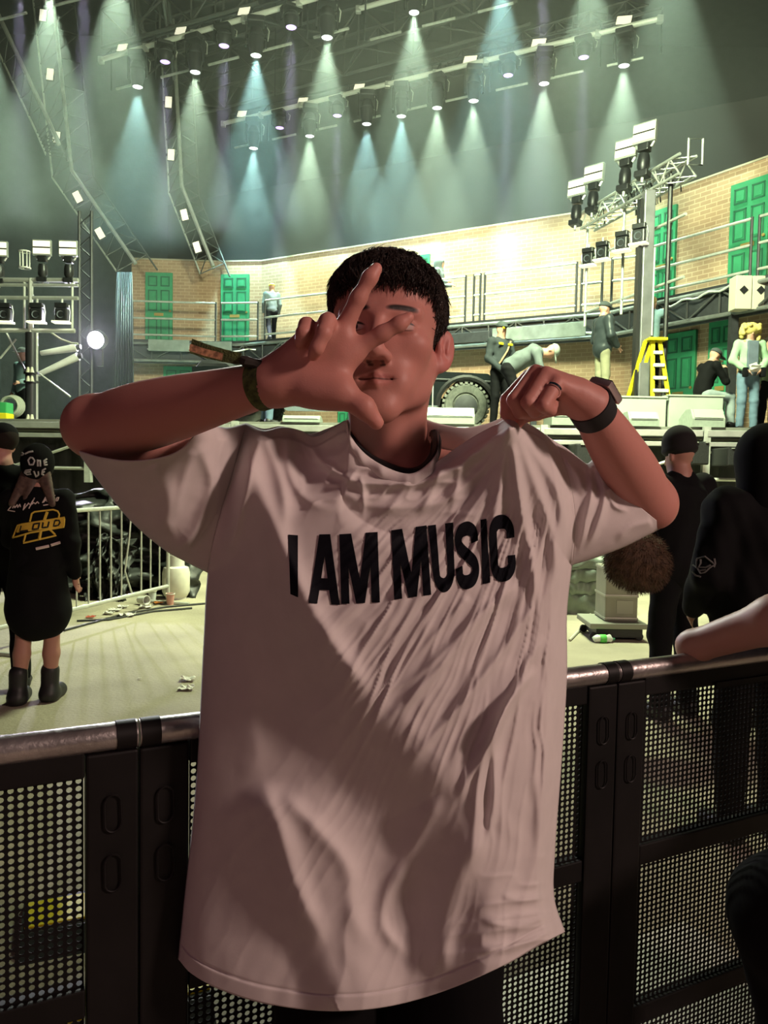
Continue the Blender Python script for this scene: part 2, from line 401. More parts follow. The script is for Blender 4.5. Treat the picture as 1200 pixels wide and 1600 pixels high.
# ------------------------------------------------------------------ doors on the set
n_door = 0
def door(px0, px1, py, seg, z0, h, label, proud=0.07):
    global n_door; n_door += 1
    p0 = wall_pt(px0, py, seg); p1 = wall_pt(px1, py, seg); w = (Vector((p1.x, p1.y, 0)) - Vector((p0.x, p0.y, 0))).length
    ex, nr = seg_dir(seg); root = empty('door_%d' % n_door, (p0.x, p0.y, z0), label, None); tag(root, kind='structure')
    rot = Matrix((ex, -nr, (0, 0, 1))).transposed()
    o = Vector((p0.x, p0.y, z0))
    def B(x0, x1, y0, y1, t, out): return MB().box(o + ex * (x0 + x1) / 2 + nr * (out - t / 2) + Vector((0, 0, (y0 + y1) / 2)), (x1 - x0, t, y1 - y0), rot=rot)
    B(0, w, 0, h, proud, proud).build('door_slab', GREEN, root)
    for (a, b) in ((0.10, 0.44), (0.56, 0.90)):
        for (c, e) in ((0.06, 0.36), (0.47, 0.76), (0.81, 0.95)):
            x0, x1, y0, y1 = a * w, b * w, c * h, e * h
            f = MB()
            for (q0, q1, q2, q3) in ((x0, x1, y0, y0 + 0.035), (x0, x1, y1 - 0.035, y1), (x0, x0 + 0.035, y0, y1), (x1 - 0.035, x1, y0, y1)):
                f.box(o + ex * (q0 + q1) / 2 + nr * (proud + 0.004) + Vector((0, 0, (q2 + q3) / 2)), (q1 - q0, 0.012, q3 - q2), rot=rot)
            pm = f.build('panel_moulding', GREEN_IN, root)
            B(x0 + 0.06, x1 - 0.06, y0 + 0.06, y1 - 0.06, 0.02, proud + 0.015).build('panel', GREEN, root)
    B(0.33 * w, 0.67 * w, 0.40 * h, 0.44 * h, 0.02, proud + 0.02).build('letter_plate', BRASS, root)
    MB().lathe([(0, 0.05), (0.03, 0.05), (0.035, 0.03), (0.015, 0.02), (0.015, 0)], o + ex * (0.92 * w) + nr * proud + Vector((0, 0, 0.47 * h)), 10, nr).build('knob', BRASS, root, True)
    return root
door(228, 270, 480, 0, GAL, 2.2, 'faded green door leftmost on the upper gallery')
door(346, 390, 480, 1, GAL, 2.2, 'six panel green door on the narrow brick panel of the gallery')
door(1016, 1057, 400, 3, GAL, 2.25, 'green door on the gallery behind the tower of stage lights')
door(1143, 1203, 350, 3, GAL, 2.25, 'tall green door at the right end of the gallery')
door(256, 302, 600, 0, DECK + 0.1, 2.3, 'green door below the gallery, leftmost at deck level')
door(1040, 1089, 560, 3, DECK + 0.1, 2.35, 'dark green door below the gallery beside the yellow ladder')
door(1109, 1150, 560, 3, DECK + 0.1, 2.45, 'dark green door below the gallery behind the seated man')
door(640, 672, 440, 2, GAL, 2.1, 'green door standing half open on the gallery behind the head')
door(530, 556, 640, 2, DECK + 0.1, 2.3, 'green door at deck level beside the pale monitor')
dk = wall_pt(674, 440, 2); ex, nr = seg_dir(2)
tag(MB().box((dk.x + 0.15, dk.y - 0.05, GAL + 1.05), (0.62, 0.06, 2.1), rz=math.atan2(ex.y, ex.x)).build('trim_1', BLACK), 'dark open doorway beside the half open green door', None, None, 'structure')  # black panel, the dark of the doorway put in as colour

# ------------------------------------------------------------------ gallery: deck, edge truss, guard rails
def offset_poly(off):
    out = []
    for i, p in enumerate(FOOT):
        ns = []
        if i > 0: ns.append(seg_dir(i - 1)[1])
        if i < len(FOOT) - 1: ns.append(seg_dir(i)[1])
        n = sum(ns, Vector()).normalized(); c = n.dot(ns[0]); q = Vector((*p, 0)) + n * off / c; out.append(q)
    return out
GALV = mat('grey_edge_metal', (.16, .165, .155), .5, .3, .3, 6); GALD = mat('dark_lattice_metal', (.06, .062, .06), .6, .2)
GF = offset_poly(1.0); GFT = offset_poly(1.08)
mb = MB()
for i in range(4):
    a, b, c, e = GF[i], GF[i + 1], Vector((*FOOT[i + 1], 0)), Vector((*FOOT[i], 0))
    P = [Vector((p.x, p.y, z)) for z in (GAL - 0.16, GAL) for p in (a, b, c, e)]
    mb.add(P, [(0, 1, 2, 3), (4, 5, 6, 7), (0, 1, 5, 4), (1, 2, 6, 5), (2, 3, 7, 6), (3, 0, 4, 7)])
gal = empty('gallery_walkway', (GF[2].x, GF[2].y, DECK), 'steel gallery walkway with trussed edge along the brick set', 'walkway')
mb.build('deck', DARK, gal)
for i in range(4):
    a, b = GFT[i], GFT[i + 1]; L = (b - a).length; n = max(2, int(L / 0.7)); d = (b - a) / n
    for z in (GAL - 0.12, GAL - 0.62):
        MB().tube((a.x, a.y, z), (b.x, b.y, z), 0.045, 8).build('edge_chord', GALV, gal, True)
    lt = MB()
    for k in range(n):
        p, q = a + d * k, a + d * (k + 1)
        lt.tube((p.x, p.y, GAL - 0.62 if k % 2 else GAL - 0.12), (q.x, q.y, GAL - 0.12 if k % 2 else GAL - 0.62), 0.022, 6)
        lt.tube((p.x, p.y, GAL - 0.62), (p.x, p.y, GAL - 0.12), 0.022, 6)
    lt.build('edge_lattice', GALD, gal, True)
    tn = MB(); 
    ang = math.atan2((b - a).y, (b - a).x); nn = Vector((-math.sin(ang), math.cos(ang), 0)) * 0.10; m_ = (a + b) / 2 + nn
    MB().box((m_.x, m_.y, GAL - 0.45), (L, 0.05, 0.5), rz=ang).build('dark_fascia', DARK, gal)
n_leg = 0
for i, ts in ((0, (0.05, 0.9)), (2, (0.12, 0.5, 0.85)), (3, (0.18, 0.45))):
    for t in ts:
        p = GFT[i] + (GFT[i + 1] - GFT[i]) * t
        MB().box((p.x, p.y + 0.1, (GAL - 0.62 + DECK) / 2), (0.14, 0.14, GAL - 0.62 - DECK)).build('leg', DARK, gal)
p = wall_pt(1168, 445, 3, 1.08)
for dx in (-0.16, 0.16):
    MB().box((p.x + dx, p.y - 0.06, GAL - 0.32), (0.3, 0.3, 0.62), bev=0.01).build('corner_block', mat('cream_metal', (0.6, 0.58, 0.46), 0.5), gal)
    MB().box((p.x + dx, p.y - 0.213, GAL - 0.28), (0.12, 0.01, 0.12), rot=Matrix.Rotation(R(45), 3, 'Y')).build('diamond_mark', BLACK, gal)

def rail_section(px0, px1, py, seg, label, h=1.12, mid=1):
    p = wall_pt(px0, py, seg, 1.0); q = wall_pt(px1, py, seg, 1.0)
    a = Vector((p.x, p.y, GAL)); b = Vector((q.x, q.y, GAL)); root = empty('guard_rail', a, label, 'railing', 'guard rails along the gallery')
    for zz in (h, h * 0.56, 0.14):
        MB().tube(a + Vector((0, 0, zz)), b + Vector((0, 0, zz)), 0.03, 8).build('rail', PIPE, root, True)
    for e in (a, b):
        MB().tube(e, e + Vector((0, 0, h + 0.03)), 0.03, 8).build('post', DARK, root, True)
rail_section(207, 337, 500, 0, 'long guard rail in front of the faded green door')
rail_section(345, 403, 500, 1, 'short guard rail in front of the six panel green door')
rail_section(414, 560, 500, 2, 'guard rail beside the crew member walking on the gallery')
rail_section(590, 727, 480, 2, 'guard rail on the gallery behind the head of the posing man')
rail_section(740, 750, 480, 2, 'narrow gate section of guard rail in the middle of the gallery')
rail_section(757, 900, 470, 2, 'wide guard rail on the gallery above the crew in grey jackets')
rail_section(908, 940, 470, 2, 'guard rail on the gallery just beside the scaffold tower')
rail_section(955, 998, 470, 2, 'short guard rail behind the mast of the scaffold tower')
rail_section(1018, 1172, 420, 3, 'long sloping guard rail in front of the right hand green doors')
rail_section(1184, 1240, 420, 3, 'guard rail at the right edge of the picture')

# ------------------------------------------------------------------ stage deck, front edge, skirt
FL, FR = Vector((-9.5, 12.75, 0)), Vector((9.5, 11.15, 0))
ED = (FR - FL).normalized(); EN = Vector((ED.y, -ED.x, 0))
mb = MB()
mb.add([Vector((p[0], p[1], z)) for z in (DECK - 0.18, DECK) for p in ((FL.x, FL.y), (FR.x, FR.y), (12, 30), (-12, 30))],
       [(0, 1, 2, 3), (4, 5, 6, 7), (0, 1, 5, 4), (1, 2, 6, 5), (2, 3, 7, 6), (3, 0, 4, 7)])
stage = empty('stage_platform', (0, 12, 0), 'high concert stage platform with metal front edge and black skirt', 'stage')
mb.build('deck', DECKM, stage)
L = (FR - FL).length; n = 8
for k in range(n):
    a = FL + ED * (L * k / n + 0.03) + EN * 0.08; b = FL + ED * (L * (k + 1) / n - 0.03) + EN * 0.08
    c = (a + b) / 2; ang = math.atan2(ED.y, ED.x)
    MB().box((c.x, c.y, DECK - 0.10), ((b - a).length, 0.12, 0.10), rz=ang, bev=0.01).build('edge_beam', ALU, stage)
    MB().box((c.x, c.y, DECK - 0.26), ((b - a).length, 0.10, 0.07), rz=ang, bev=0.01).build('edge_beam', ALU, stage)
    MB().box((a.x, a.y, DECK - 0.5), (0.1, 0.1, 1.0), rz=ang).build('leg', PIPE, stage)
    br = MB().tube((a.x, a.y, DECK - 0.35), (c.x, c.y, DECK - 0.75), 0.025, 6).tube((c.x, c.y, DECK - 0.75), (b.x, b.y, DECK - 0.35), 0.025, 6)
    br.build('brace', PIPE, stage, True)
    MB().tube((a.x, a.y, DECK - 0.78), (b.x, b.y, DECK - 0.78), 0.03, 6).build('lower_rail', PIPE, stage, True)
# pleated skirt
P = []; N = 220
for k in range(N + 1):
    t = k / N; p = FL + ED * (L * t) - EN * 0.45; o_ = EN * (0.05 * math.sin(k * 1.9) + 0.03 * math.sin(k * 0.7))
    for z in (0.0, DECK - 0.2): P.append(Vector((p.x, p.y, z)) + o_ * (1.5 if z == 0 else 0.6))
raw('skirt', P, [(2 * k, 2 * k + 2, 2 * k + 3, 2 * k + 1) for k in range(N)], DRAPE, stage, True)
# dark loudspeaker cabinets under the front edge
def sub(px0, px1, py0, py1, Y, label):
    a = at(px0, py1, Y); b = at(px1, py0, Y); root = empty('bass_speaker', ((a.x + b.x) / 2, Y + 0.35, a.z), label, 'speaker', 'bass speakers under the stage lip')
    w, h = b.x - a.x, b.z - a.z; c = ((a.x + b.x) / 2, Y + 0.35, a.z + h / 2)
    MB().box(c, (w, 0.7, h), bev=0.02).build('cabinet', BLACK, root)
    MB().box((c[0], Y - 0.005, c[2]), (w * 0.92, 0.02, h * 0.9), bev=0.005).build('grille', mat('black_grille', (0.03, 0.03, 0.032), 0.7, 0.3, 0.3, 80), root)
    for s in (-1, 1): MB().box((c[0] + s * w * 0.3, Y - 0.02, a.z + h * 0.96), (w * 0.15, 0.02, h * 0.04)).build('handle', PIPE, root)
sub(898, 962, 694, 726, 11.15, 'black bass speaker under the stage lip beside the raised elbow')
sub(1082, 1109, 690, 726, 10.9, 'black bass speaker under the stage lip behind the beanie')
sub(1136, 1182, 700, 728, 10.9, 'black bass speaker under the stage lip near the right edge')

# ------------------------------------------------------------------ things on the deck
def block(name, px0, px1, py0, py1, Y, dep, M, label, cat, group=None, seams=0):
    a = at(px0, py1, Y); b = at(px1, py0, Y); root = empty(name, ((a.x + b.x) / 2, Y + dep / 2, DECK), label, cat, group)
    w, h = b.x - a.x, b.z - DECK; k = max(1, seams)
    for i in range(k):
        MB().box((a.x + w * (i + 0.5) / k, Y + dep / 2, DECK + h / 2), (w / k - 0.01, dep, h), bev=0.012).build('panel', M, root)
    MB().box((a.x + w / 2, Y + dep / 2, DECK + h + 0.012), (w + 0.03, dep + 0.03, 0.024)).build('lid', M, root)
block('stage_riser', 962, 1042, 622, 668, 12.2, 1.2, RISER, 'pale grey riser block in front of the yellow ladder', 'riser', 'pale riser blocks', 1)
block('stage_riser', 1044, 1131, 620, 668, 12.2, 1.2, RISER, 'pale grey riser block on which the man in the bomber jacket sits', 'riser', 'pale riser blocks', 1)
block('stage_riser', 868, 960, 628, 668, 12.4, 1.0, RISER, 'pale grey riser block behind the wrist watch', 'riser', 'pale riser blocks', 1)
def wedge(px0, px1, py0, py1, Y, label):
    a = at(px0, py1, Y); b = at(px1, py0, Y); w = b.x - a.x; h = b.z - DECK
    root = empty('monitor_speaker', ((a.x + b.x) / 2, Y, DECK), label, 'speaker', 'floor monitors along the stage front')
    pr = [(0, 0), (0.55, 0), (0.55, h * 0.55), (0.28, h), (0.1, h), (0, h * 0.45)]
    MB().prism(pr, (a.x, Y, DECK), (0, 1, 0), (0, 0, 1), (w, 0, 0)).build('cabinet', PALE, root)
    MB().prism([(0.02, 0.03), (-0.004, h * 0.42), (0.0, h * 0.42), (0.03, 0.03)], (a.x + 0.03, Y, DECK), (0, 1, 0), (0, 0, 1), (w - 0.06, 0, 0)).build('lower_grille', DARK, root)
    MB().prism([(0.004, h * 0.5), (0.09, h * 0.98), (0.08, h * 0.99), (-0.006, h * 0.5)], (a.x + 0.03, Y, DECK), (0, 1, 0), (0, 0, 1), (w - 0.06, 0, 0)).build('grille', mat('pale_grille_mesh', (0.42, 0.46, 0.40), 0.5, 0.2), root)
wedge(441, 500, 649, 681, 12.0, 'pale green lit floor monitor below the wristband hand')
wedge(664, 742, 637, 672, 11.8, 'wide pale floor monitor beside the truck wheel')
wedge(983, 1031, 643, 668, 11.55, 'floor monitor in front of the riser below the ladder')
wedge(1082, 1134, 639, 668, 11.5, 'floor monitor in front of the riser below the seated man')
wedge(862, 905, 633, 668, 11.6, 'floor monitor just behind the ringed hand')

# ------------------------------------------------------------------ black pick-up truck
TY = 13.6
tr = empty('pickup_truck', at(560, 668, TY), 'black off-road truck parked on the stage behind the posing man', 'truck')
tr.location.z = DECK; tr.location.y = TY + 0.9
CARP = mat('black_car_paint', (0.010, 0.013, 0.014), 0.18, 0, 0, coat=0.6)
TYRE = mat('dusty_tyre', (0.10, 0.105, 0.09), 0.85, 0, 0.3, 20)
def tx(px): return at(px, 620, TY).x
def tz(py, px=700): return at(px, py, TY).z
x0, x1 = tx(300), tx(772); zb, zh = DECK + 0.55, tz(583)
# body side outline: bed, cab, bonnet, with wheel arches left open
xw = tx(728); xr = tx(388); rw = 0.46
def arch(xc): return [(xc + rw * math.cos(a), zb - 0.12 + rw * math.sin(a)) for a in np.linspace(math.pi, 0, 12)]
poly = [(x0, zb)] + arch(xr) + arch(xw) + [(x1, zb), (x1, zh - 0.08), (x1 - 0.12, zh), (tx(650), zh + 0.04), (tx(645), zh + 0.06), (tx(500), zh + 0.08), (x0, zh + 0.04)]
MB().prism(poly, (0, TY, 0), (1, 0, 0), (0, 0, 1), (0, 1.8, 0)).build('body', CARP, tr)
cabp = [(tx(645), zh), (tx(610), tz(520)), (tx(470), tz(516)), (tx(440), zh + 0.05)]
MB().prism(cabp, (0, TY + 0.12, 0), (1, 0, 0), (0, 0, 1), (0, 1.56, 0)).build('cab', CARP, tr)
MB().prism([(tx(636), zh + 0.06), (tx(607), tz(524)), (tx(560), tz(523)), (tx(555), zh + 0.06)], (0, TY + 0.10, 0), (1, 0, 0), (0, 0, 1), (0, 0.03, 0)).build('window', mat('dark_glass', (0.03, 0.04, 0.045), 0.05), tr)
roll = MB().path([(tx(305), TY + 0.2, zh), (tx(312), TY + 0.2, tz(566, 330)), (tx(350), TY + 0.2, tz(566, 330)), (tx(366), TY + 0.2, zh)], 0.07, 8)
roll.build('roll_bar', DARK, tr, True)
MB().box(((tx(312) + tx(350)) / 2, TY + 0.3, (tz(566, 330) + zh) / 2), (tx(350) - tx(312), 0.05, tz(566, 330) - zh)).build('rear_screen', mat('dark_glass', (0.03, 0.04, 0.045), 0.05), tr)
for xc in (xr, xw):
    for yy in (TY - 0.02, TY + 1.55):
        w_ = MB().lathe([(0.0, -0.01), (0.2, -0.01), (0.22, 0.03), (0.24, 0.0), (0.36, -0.01), (0.40, 0.04), (0.40, 0.22), (0.36, 0.26), (0, 0.26)], (xc, yy, DECK + 0.43), 28, (0, 1, 0))
        wo = w_.build('wheel', TYRE, tr, True)
        tm = MB()
        for k in range(28):
            a = 2 * math.pi * k / 28
            tm.box((xc + 0.40 * math.cos(a), yy + 0.12, DECK + 0.43 + 0.40 * math.sin(a)), (0.04, 0.26, 0.05), rot=Matrix.Rotation(-a, 3, 'Y'))
        tm.build('tread', mat('tread_rubber', (0.16, 0.165, 0.145), 0.9), wo)
        MB().lathe([(0, -0.03), (0.12, -0.025), (0.2, -0.012), (0.2, 0.02)], (xc, yy, DECK + 0.43), 20, (0, 1, 0)).build('rim', DARK, wo, True)
    MB().path([(xc + 0.5 * math.cos(a), TY - 0.02, DECK + 0.43 + 0.5 * math.sin(a)) for a in np.linspace(math.pi, 0, 16)], 0.05, 6).build('wheel_arch_flare', BLACK, tr, True)
MB().box((x1 + 0.04, TY + 0.9, zb + 0.05), (0.14, 1.7, 0.18), bev=0.03).build('bumper', DARK, tr)
MB().lathe([(0, 0.03), (0.1, 0.02), (0.12, 0)], (x1, TY + 0.35, zh - 0.25), 14, (1, 0, 0)).build('headlamp', mat('lamp_glass', (0.6, 0.6, 0.55), 0.1), tr, True)
MB().tube((tx(676), TY - 0.02, tz(585)), (tx(676), TY - 0.02, tz(650)), 0.012, 6).build('antenna', PIPE, tr, True)
MB().tube((tx(655), TY - 0.01, zh - 0.10), (x1 - 0.05, TY - 0.01, zh - 0.14), 0.02, 6).build('side_trim', DARK, tr, True)

# ------------------------------------------------------------------ yellow step ladder
def ladder():
    Y = 13.9; root = empty('step_ladder', at(1025, 668, Y), 'yellow folding step ladder beside the grey tower mast', 'ladder'); root.location.z = DECK
    top = at(1036, 528, Y); zt = top.z - DECK
    fx = [at(1021, 620, Y).x, at(1056, 620, Y).x]; tx_ = [at(1029, 530, Y).x, at(1040, 530, Y).x]
    bx = [at(992, 620, Y).x, at(1003, 620, Y).x]
    def rail(xa, xb, ya, yb): return MB().prism([(-0.035, -0.02), (0.035, -0.02), (0.035, 0.02), (-0.035, 0.02)], (xa, ya, DECK), (1, 0, 0), (0, 1, 0), (xb - xa, yb - ya, zt))
    for i in (0, 1): rail(fx[i], tx_[i], Y, Y + 0.3).build('front_rail', YELLOW, root)
    for i in (0, 1): rail(bx[i] - 0.05, tx_[i] - 0.12, Y + 0.9, Y + 0.35).build('rear_rail', YELLOW, root)
    for k in range(7):
        t = 0.06 + k * 0.135; xa = fx[0] + (tx_[0] - fx[0]) * t; xb = fx[1] + (tx_[1] - fx[1]) * t
        MB().box(((xa + xb) / 2, Y + 0.3 * t - 0.02, DECK + zt * t), (xb - xa, 0.1, 0.06), bev=0.008).build('step', WHITEM, root)
    MB().box((sum(tx_) / 2, Y + 0.32, DECK + zt + 0.02), (0.34, 0.3, 0.05), bev=0.01).build('top_cap', YELLOW, root)
ladder()
# ------------------------------------------------------------------ roof rig: hanging bars, lamps, trusses
RIGZ = 12.0
B2 = (on_z(349, 193, RIGZ), on_z(1031, 29, RIGZ))
B1 = (on_z(158, 93, RIGZ), on_z(560, -22, RIGZ))
B3 = (on_z(560, 14, 13.2), on_z(1150, -150, 13.2))
B0 = (on_z(-40, -20, 12.6), on_z(240, -100, 12.6))
def bar_at(bar, px, py):
    a, b = bar; u = at(px, py, 1.0); d = b - a
    # a + d*s = (u.x*t, t)
    s_ = (u.x * a.y - a.x) / (d.x - u.x * d.y); p = a + d * s_
    return p
def hanging_bar(bar, label, gaps):
    a, b = bar; d = (b - a); L = d.length; u = d.normalized(); root = empty('lighting_bar', (a + b) / 2, label, 'light rig', 'hanging lighting bars')
    MB().tube(a, b, 0.062, 10).build('main_pipe', mat('bright_pipe', (0.85, 0.87, 0.8), 0.4, 0.2), root, True)  # paler colour carries the lit look of this pipe
    up = Vector((0, 0, 0.42)); dn = Vector((0, 0, -0.62)); bk = Vector((u.y, -u.x, 0)) * -0.35
    MB().tube(a + up + bk, b + up + bk, 0.03, 8).build('upper_pipe', DARK, root, True)
    k = 0.0; n = max(3, int(L / 1.35))
    for i in range(n):
        p = a + d * ((i + 0.12) / n); q = a + d * ((i + 0.72) / n)
        MB().tube(p + dn + bk, q + dn + bk, 0.032, 8).build('lower_pipe', PIPE, root, True)
    for i in range(n + 1):
        p = a + d * (i / n)
        MB().tube(p + dn + bk, p + up + bk, 0.02, 6).build('hanger', DARK, root, True)
        MB().tube(p, p + bk + up, 0.016, 6).build('clamp_arm', DARK, root, True)
        MB().box(p + Vector((0, 0, -0.02)), (0.14, 0.14, 0.16), bev=0.02).build('clamp', ALU, root)
    for t in (0.15, 0.85):
        p = a + d * t
        MB().tube(p + up, (p.x, p.y, 18.2), 0.012, 6).build('hoist_chain', DARK, root, True)
hanging_bar(B2, 'long lighting bar across the upper middle carrying twelve lamps', 12)
hanging_bar(B1, 'lighting bar rising out of the top edge on the upper left', 7)
hanging_bar(B3, 'high lighting bar running out of the top edge at the middle', 6)
hanging_bar(B0, 'lighting bar at the very top left corner', 4)

# lamp prototypes
BEAM, BEAM_V = 10000, 24000
def make_lamp(lens):
    root = empty('stage_lamp', (0, 0, 0), 'x', 'stage lamp')
    MB().box((0, 0, 0.86), (0.40, 0.34, 0.16), bev=0.03).build('base', BLACK, root)
    for s in (-1, 1):
        MB().prism([(-0.05, 0.22), (0.05, 0.22), (0.07, 0.80), (-0.07, 0.80)], (s * 0.235 - 0.015, 0, 0), (0, 1, 0), (0, 0, 1), (0.03, 0, 0)).build('yoke_arm', BLACK, root)
    hd = MB().lathe([(0, 0.70), (0.13, 0.68), (0.175, 0.55), (0.18, 0.30), (0.15, 0.12), (0.14, 0.0), (0.125, -0.01), (0.12, 0.03)], (0, 0, 0), 20).build('head', mat('lamp_black', (0.02, 0.02, 0.022), 0.35), root, True)
    MB().lathe([(0.182, 0.5), (0.19, 0.49), (0.19, 0.45), (0.182, 0.44)], (0, 0, 0), 20).build('cooling_ring', DARK, hd, True)
    MB().lathe([(0, -0.015), (0.06, -0.012), (0.118, 0.01)], (0, 0, 0), 20).build('lens', lens, root, True)
    MB().tube((0, 0, 0.94), (0, 0, 1.06), 0.03, 8).build('clamp', ALU, root, True)
    MB().path([(0.2, 0.05, 0.84), (0.3, 0.08, 0.7), (0.27, 0.1, 0.45), (0.16, 0.1, 0.5)], 0.012, 6).build('cable', PIPE, root, True)
    return root
protoG, protoV = make_lamp(LENSG), make_lamp(LENSV)
used = {}
def lamp(px, py, bar, kind, label, power=1.0, half=20.5, drop=None):
    p = bar_at(bar, px, py); v = at(px, py, p.y) if drop is None else p + Vector((0, 0, -drop))
    pr = protoG if kind in 'GT' else protoV
    o = pr if pr.name not in used else dup(pr); used[pr.name] = 1
    o.location = v; o.rotation_euler = (0, 0, random.uniform(-0.6, 0.6)); o['label'] = label; o['group'] = 'hanging stage lamps'
    hgt = max(0.5, p.z - v.z); o.scale = (1, 1, hgt / 1.02) if hgt < 1.35 else (1.1, 1.1, hgt / 1.02)
    col = {'G': (0.72, 1.0, 0.70), 'T': (0.55, 1.0, 0.95), 'V': (0.74, 0.66, 1.0)}[kind]
    if kind == 'V': light('lamp_beam', 'SPOT', v + Vector((0, 0, -0.05)), v + Vector((0, 0, -5)), BEAM_V * power, col, 0.12, 9, 0.6)
    else: light('lamp_beam', 'SPOT', v + Vector((0, 0, -0.05)), v + Vector((0, 0, -5)), BEAM * power, col, 0.06, half * 2, 0.35)
ORD = ['first', 'second', 'third', 'fourth', 'fifth', 'sixth', 'seventh', 'eighth', 'ninth', 'tenth', 'eleventh', 'twelfth']
NAME = {'G': 'pale green beam', 'T': 'teal beam', 'V': 'bright violet glow'}
for i, (x, y, k, pw) in enumerate([(396, 232, 'T', .9), (437, 200, 'V', .8), (484, 213, 'G', 1.1), (527, 181, 'V', .8), (573, 194, 'T', .8), (627, 182, 'T', .85), (683, 169, 'G', .9), (740, 158, 'G', .9),
                              (794, 118, 'V', .8), (850, 131, 'G', 1.0), (912, 90, 'V', .8), (975, 103, 'G', 1.0)]):
    lamp(x, y, B2, k, '%s lamp from the left on the long middle lighting bar, %s' % (ORD[i], NAME[k]), pw)
for i, (x, y, k, pw) in enumerate([(215, 136, 'T', .85), (258, 97, 'V', 1.3), (305, 113, 'G', 1.0), (350, 72, 'V', 1.2), (400, 87, 'T', 1.0), (455, 43, 'V', 1.2), (511, 59, 'G', 1.0)]):
    lamp(x, y, B1, k, '%s lamp from the left on the upper left lighting bar, %s' % (ORD[i], NAME[k]), pw)
for i, (x, y, k, pw) in enumerate([(647, 20, 'G', 1.1), (785, -32, 'T', 1.0), (850, -50, 'V', 1.0), (925, -70, 'G', 1.0), (1050, -110, 'G', 0.9)]):
    lamp(x, y, B3, k, 'lamp at the top edge of the picture above the middle, %s' % NAME[k] if i == 0 else '%s lamp on the high bar above the top edge, %s' % (ORD[i], NAME[k]), pw)
for i, (x, y, k, pw) in enumerate([(-30, 10, 'G', 1.3), (30, -20, 'V', .8), (78, -12, 'G', 1.3), (130, -40, 'V', .9), (182, -50, 'G', 1.2)]):
    lamp(x, y, B0, k, '%s lamp on the bar above the top left corner, %s' % (ORD[i], NAME[k]), pw)

# small cream plates on the bars, emission added since no light reaches them
def make_panel():
    root = empty('led_panel', (0, 0, 0), 'x', 'led panel')
    MB().box((0, 0, 0.17), (0.40, 0.08, 0.26), bev=0.01).build('housing', DARK, root)
    MB().box((0, -0.045, 0.17), (0.36, 0.02, 0.22), bev=0.004).build('diffuser', GLOWSOFT, root)
    MB().box((0, 0, 0.02), (0.06, 0.06, 0.08)).build('bracket', DARK, root)
    return root
protoP = make_panel()
def panel(px, py, bar=None, Y=None, label='', rot=(0, 0, 0), sc=1.0):
    o = protoP if 'P' not in used else dup(protoP); used['P'] = 1
    o.location = at(px, py, bar_at(bar, px, py).y if bar else Y); o.rotation_euler = rot; o.scale = (sc, sc, sc); o['label'] = label; o['group'] = 'cream led panels'
for i, (x, y, bar) in enumerate([(190, 84, B1), (281, 58, B1), (380, 28, B1)]):
    panel(x, y, bar, None, '%s cream led panel from the left on the upper left bar' % ORD[i], (R(-14), R(8), R(-25)), 0.85)
for i, (x, y) in enumerate([(377, 186), (472, 166), (560, 145), (733, 104), (840, 78), (973, 43)]):
    panel(x, y, B2, None, '%s cream led panel from the left on the long middle bar' % ORD[i], (R(-14), R(8), R(-25)), 0.85 if i < 3 else 0.95)

# lattice trusses in the roof
def box_truss(a, b, w, label, bays=None, r=0.05):
    a = Vector(a); b = Vector(b); d = b - a; L = d.length; u = d.normalized(); s = u.cross(Vector((0, 0, 1))).normalized() * w / 2; h = Vector((0, 0, w / 2))
    root = empty('roof_truss', (a + b) / 2, label, 'truss', 'roof trusses')
    for sx in (-1, 1):
        for sz in (-1, 1): MB().tube(a + s * sx + h * sz, b + s * sx + h * sz, r, 6).build('chord', DARK2, root, True)
    n = bays or max(3, int(L / w)); lt = MB()
    for i in range(n):
        p, q = a + d * (i / n), a + d * ((i + 1) / n)
        for s1, h1, s2, h2 in ((s, h, s, -h), (-s, h, -s, -h), (s, h, -s, h), (s, -h, -s, -h)):
            if i % 2: s1, h1, s2, h2 = s2, h2, s1, h1
            lt.tube(p + s1 + h1, q + s2 + h2, r * 0.6, 5)
        lt.tube(p + s + h, p + s - h, r * 0.6, 5); lt.tube(p - s + h, p - s - h, r * 0.6, 5)
    lt.build('lattice', DARK2, root, True)
DARK2 = mat('dull_truss_metal', (0.10, 0.10, 0.095), 0.5, 0.3)
box_truss(on_z(290, 142, 13.8), on_z(820, -15, 13.8), 1.1, 'big lattice roof truss crossing the top above the middle bar')
box_truss(on_z(180, 60, 13.6), on_z(420, -10, 13.6), 1.0, 'lattice roof truss behind the upper left bar')
box_truss(on_z(230, -30, 14.0), on_z(250, 100, 13.0), 0.8, 'short lattice truss hanging at the upper left')
box_truss(on_z(640, 120, 13.4), on_z(1010, 15, 13.4), 0.45, 'slim dark truss above the long middle bar', r=0.03)

# bent ladder trusses at stage left
def ladder_truss(pts, off1, off2, Y, label, panels):
    P = [at(x, y, Y) for x, y in pts]; root = empty('bent_light_ladder', P[1], label, 'light rig', 'bent light ladders')
    MB().path(P, 0.055, 8).build('main_rail', ALU, root, True)
    Q = [at(x + off1[0], y + off1[1], Y + 0.5) for x, y in pts]; S = [at(x + off2[0], y + off2[1], Y + 0.9) for x, y in pts]
    MB().path(Q, 0.028, 6).build('side_rail', PIPE, root, True); MB().path(S, 0.028, 6).build('rear_rail', DARK2, root, True)
    lt = MB()
    for i in range(len(P) - 1):
        for k in range(6):
            t = k / 6; t2 = (k + 1) / 6
            a = P[i].lerp(P[i + 1], t); b = Q[i].lerp(Q[i + 1], t2); c = S[i].lerp(S[i + 1], t)
            lt.tube(a, b, 0.016, 5); lt.tube(a, c, 0.016, 5); lt.tube(b, c, 0.016, 5)
    lt.build('lattice', DARK2, root, True)
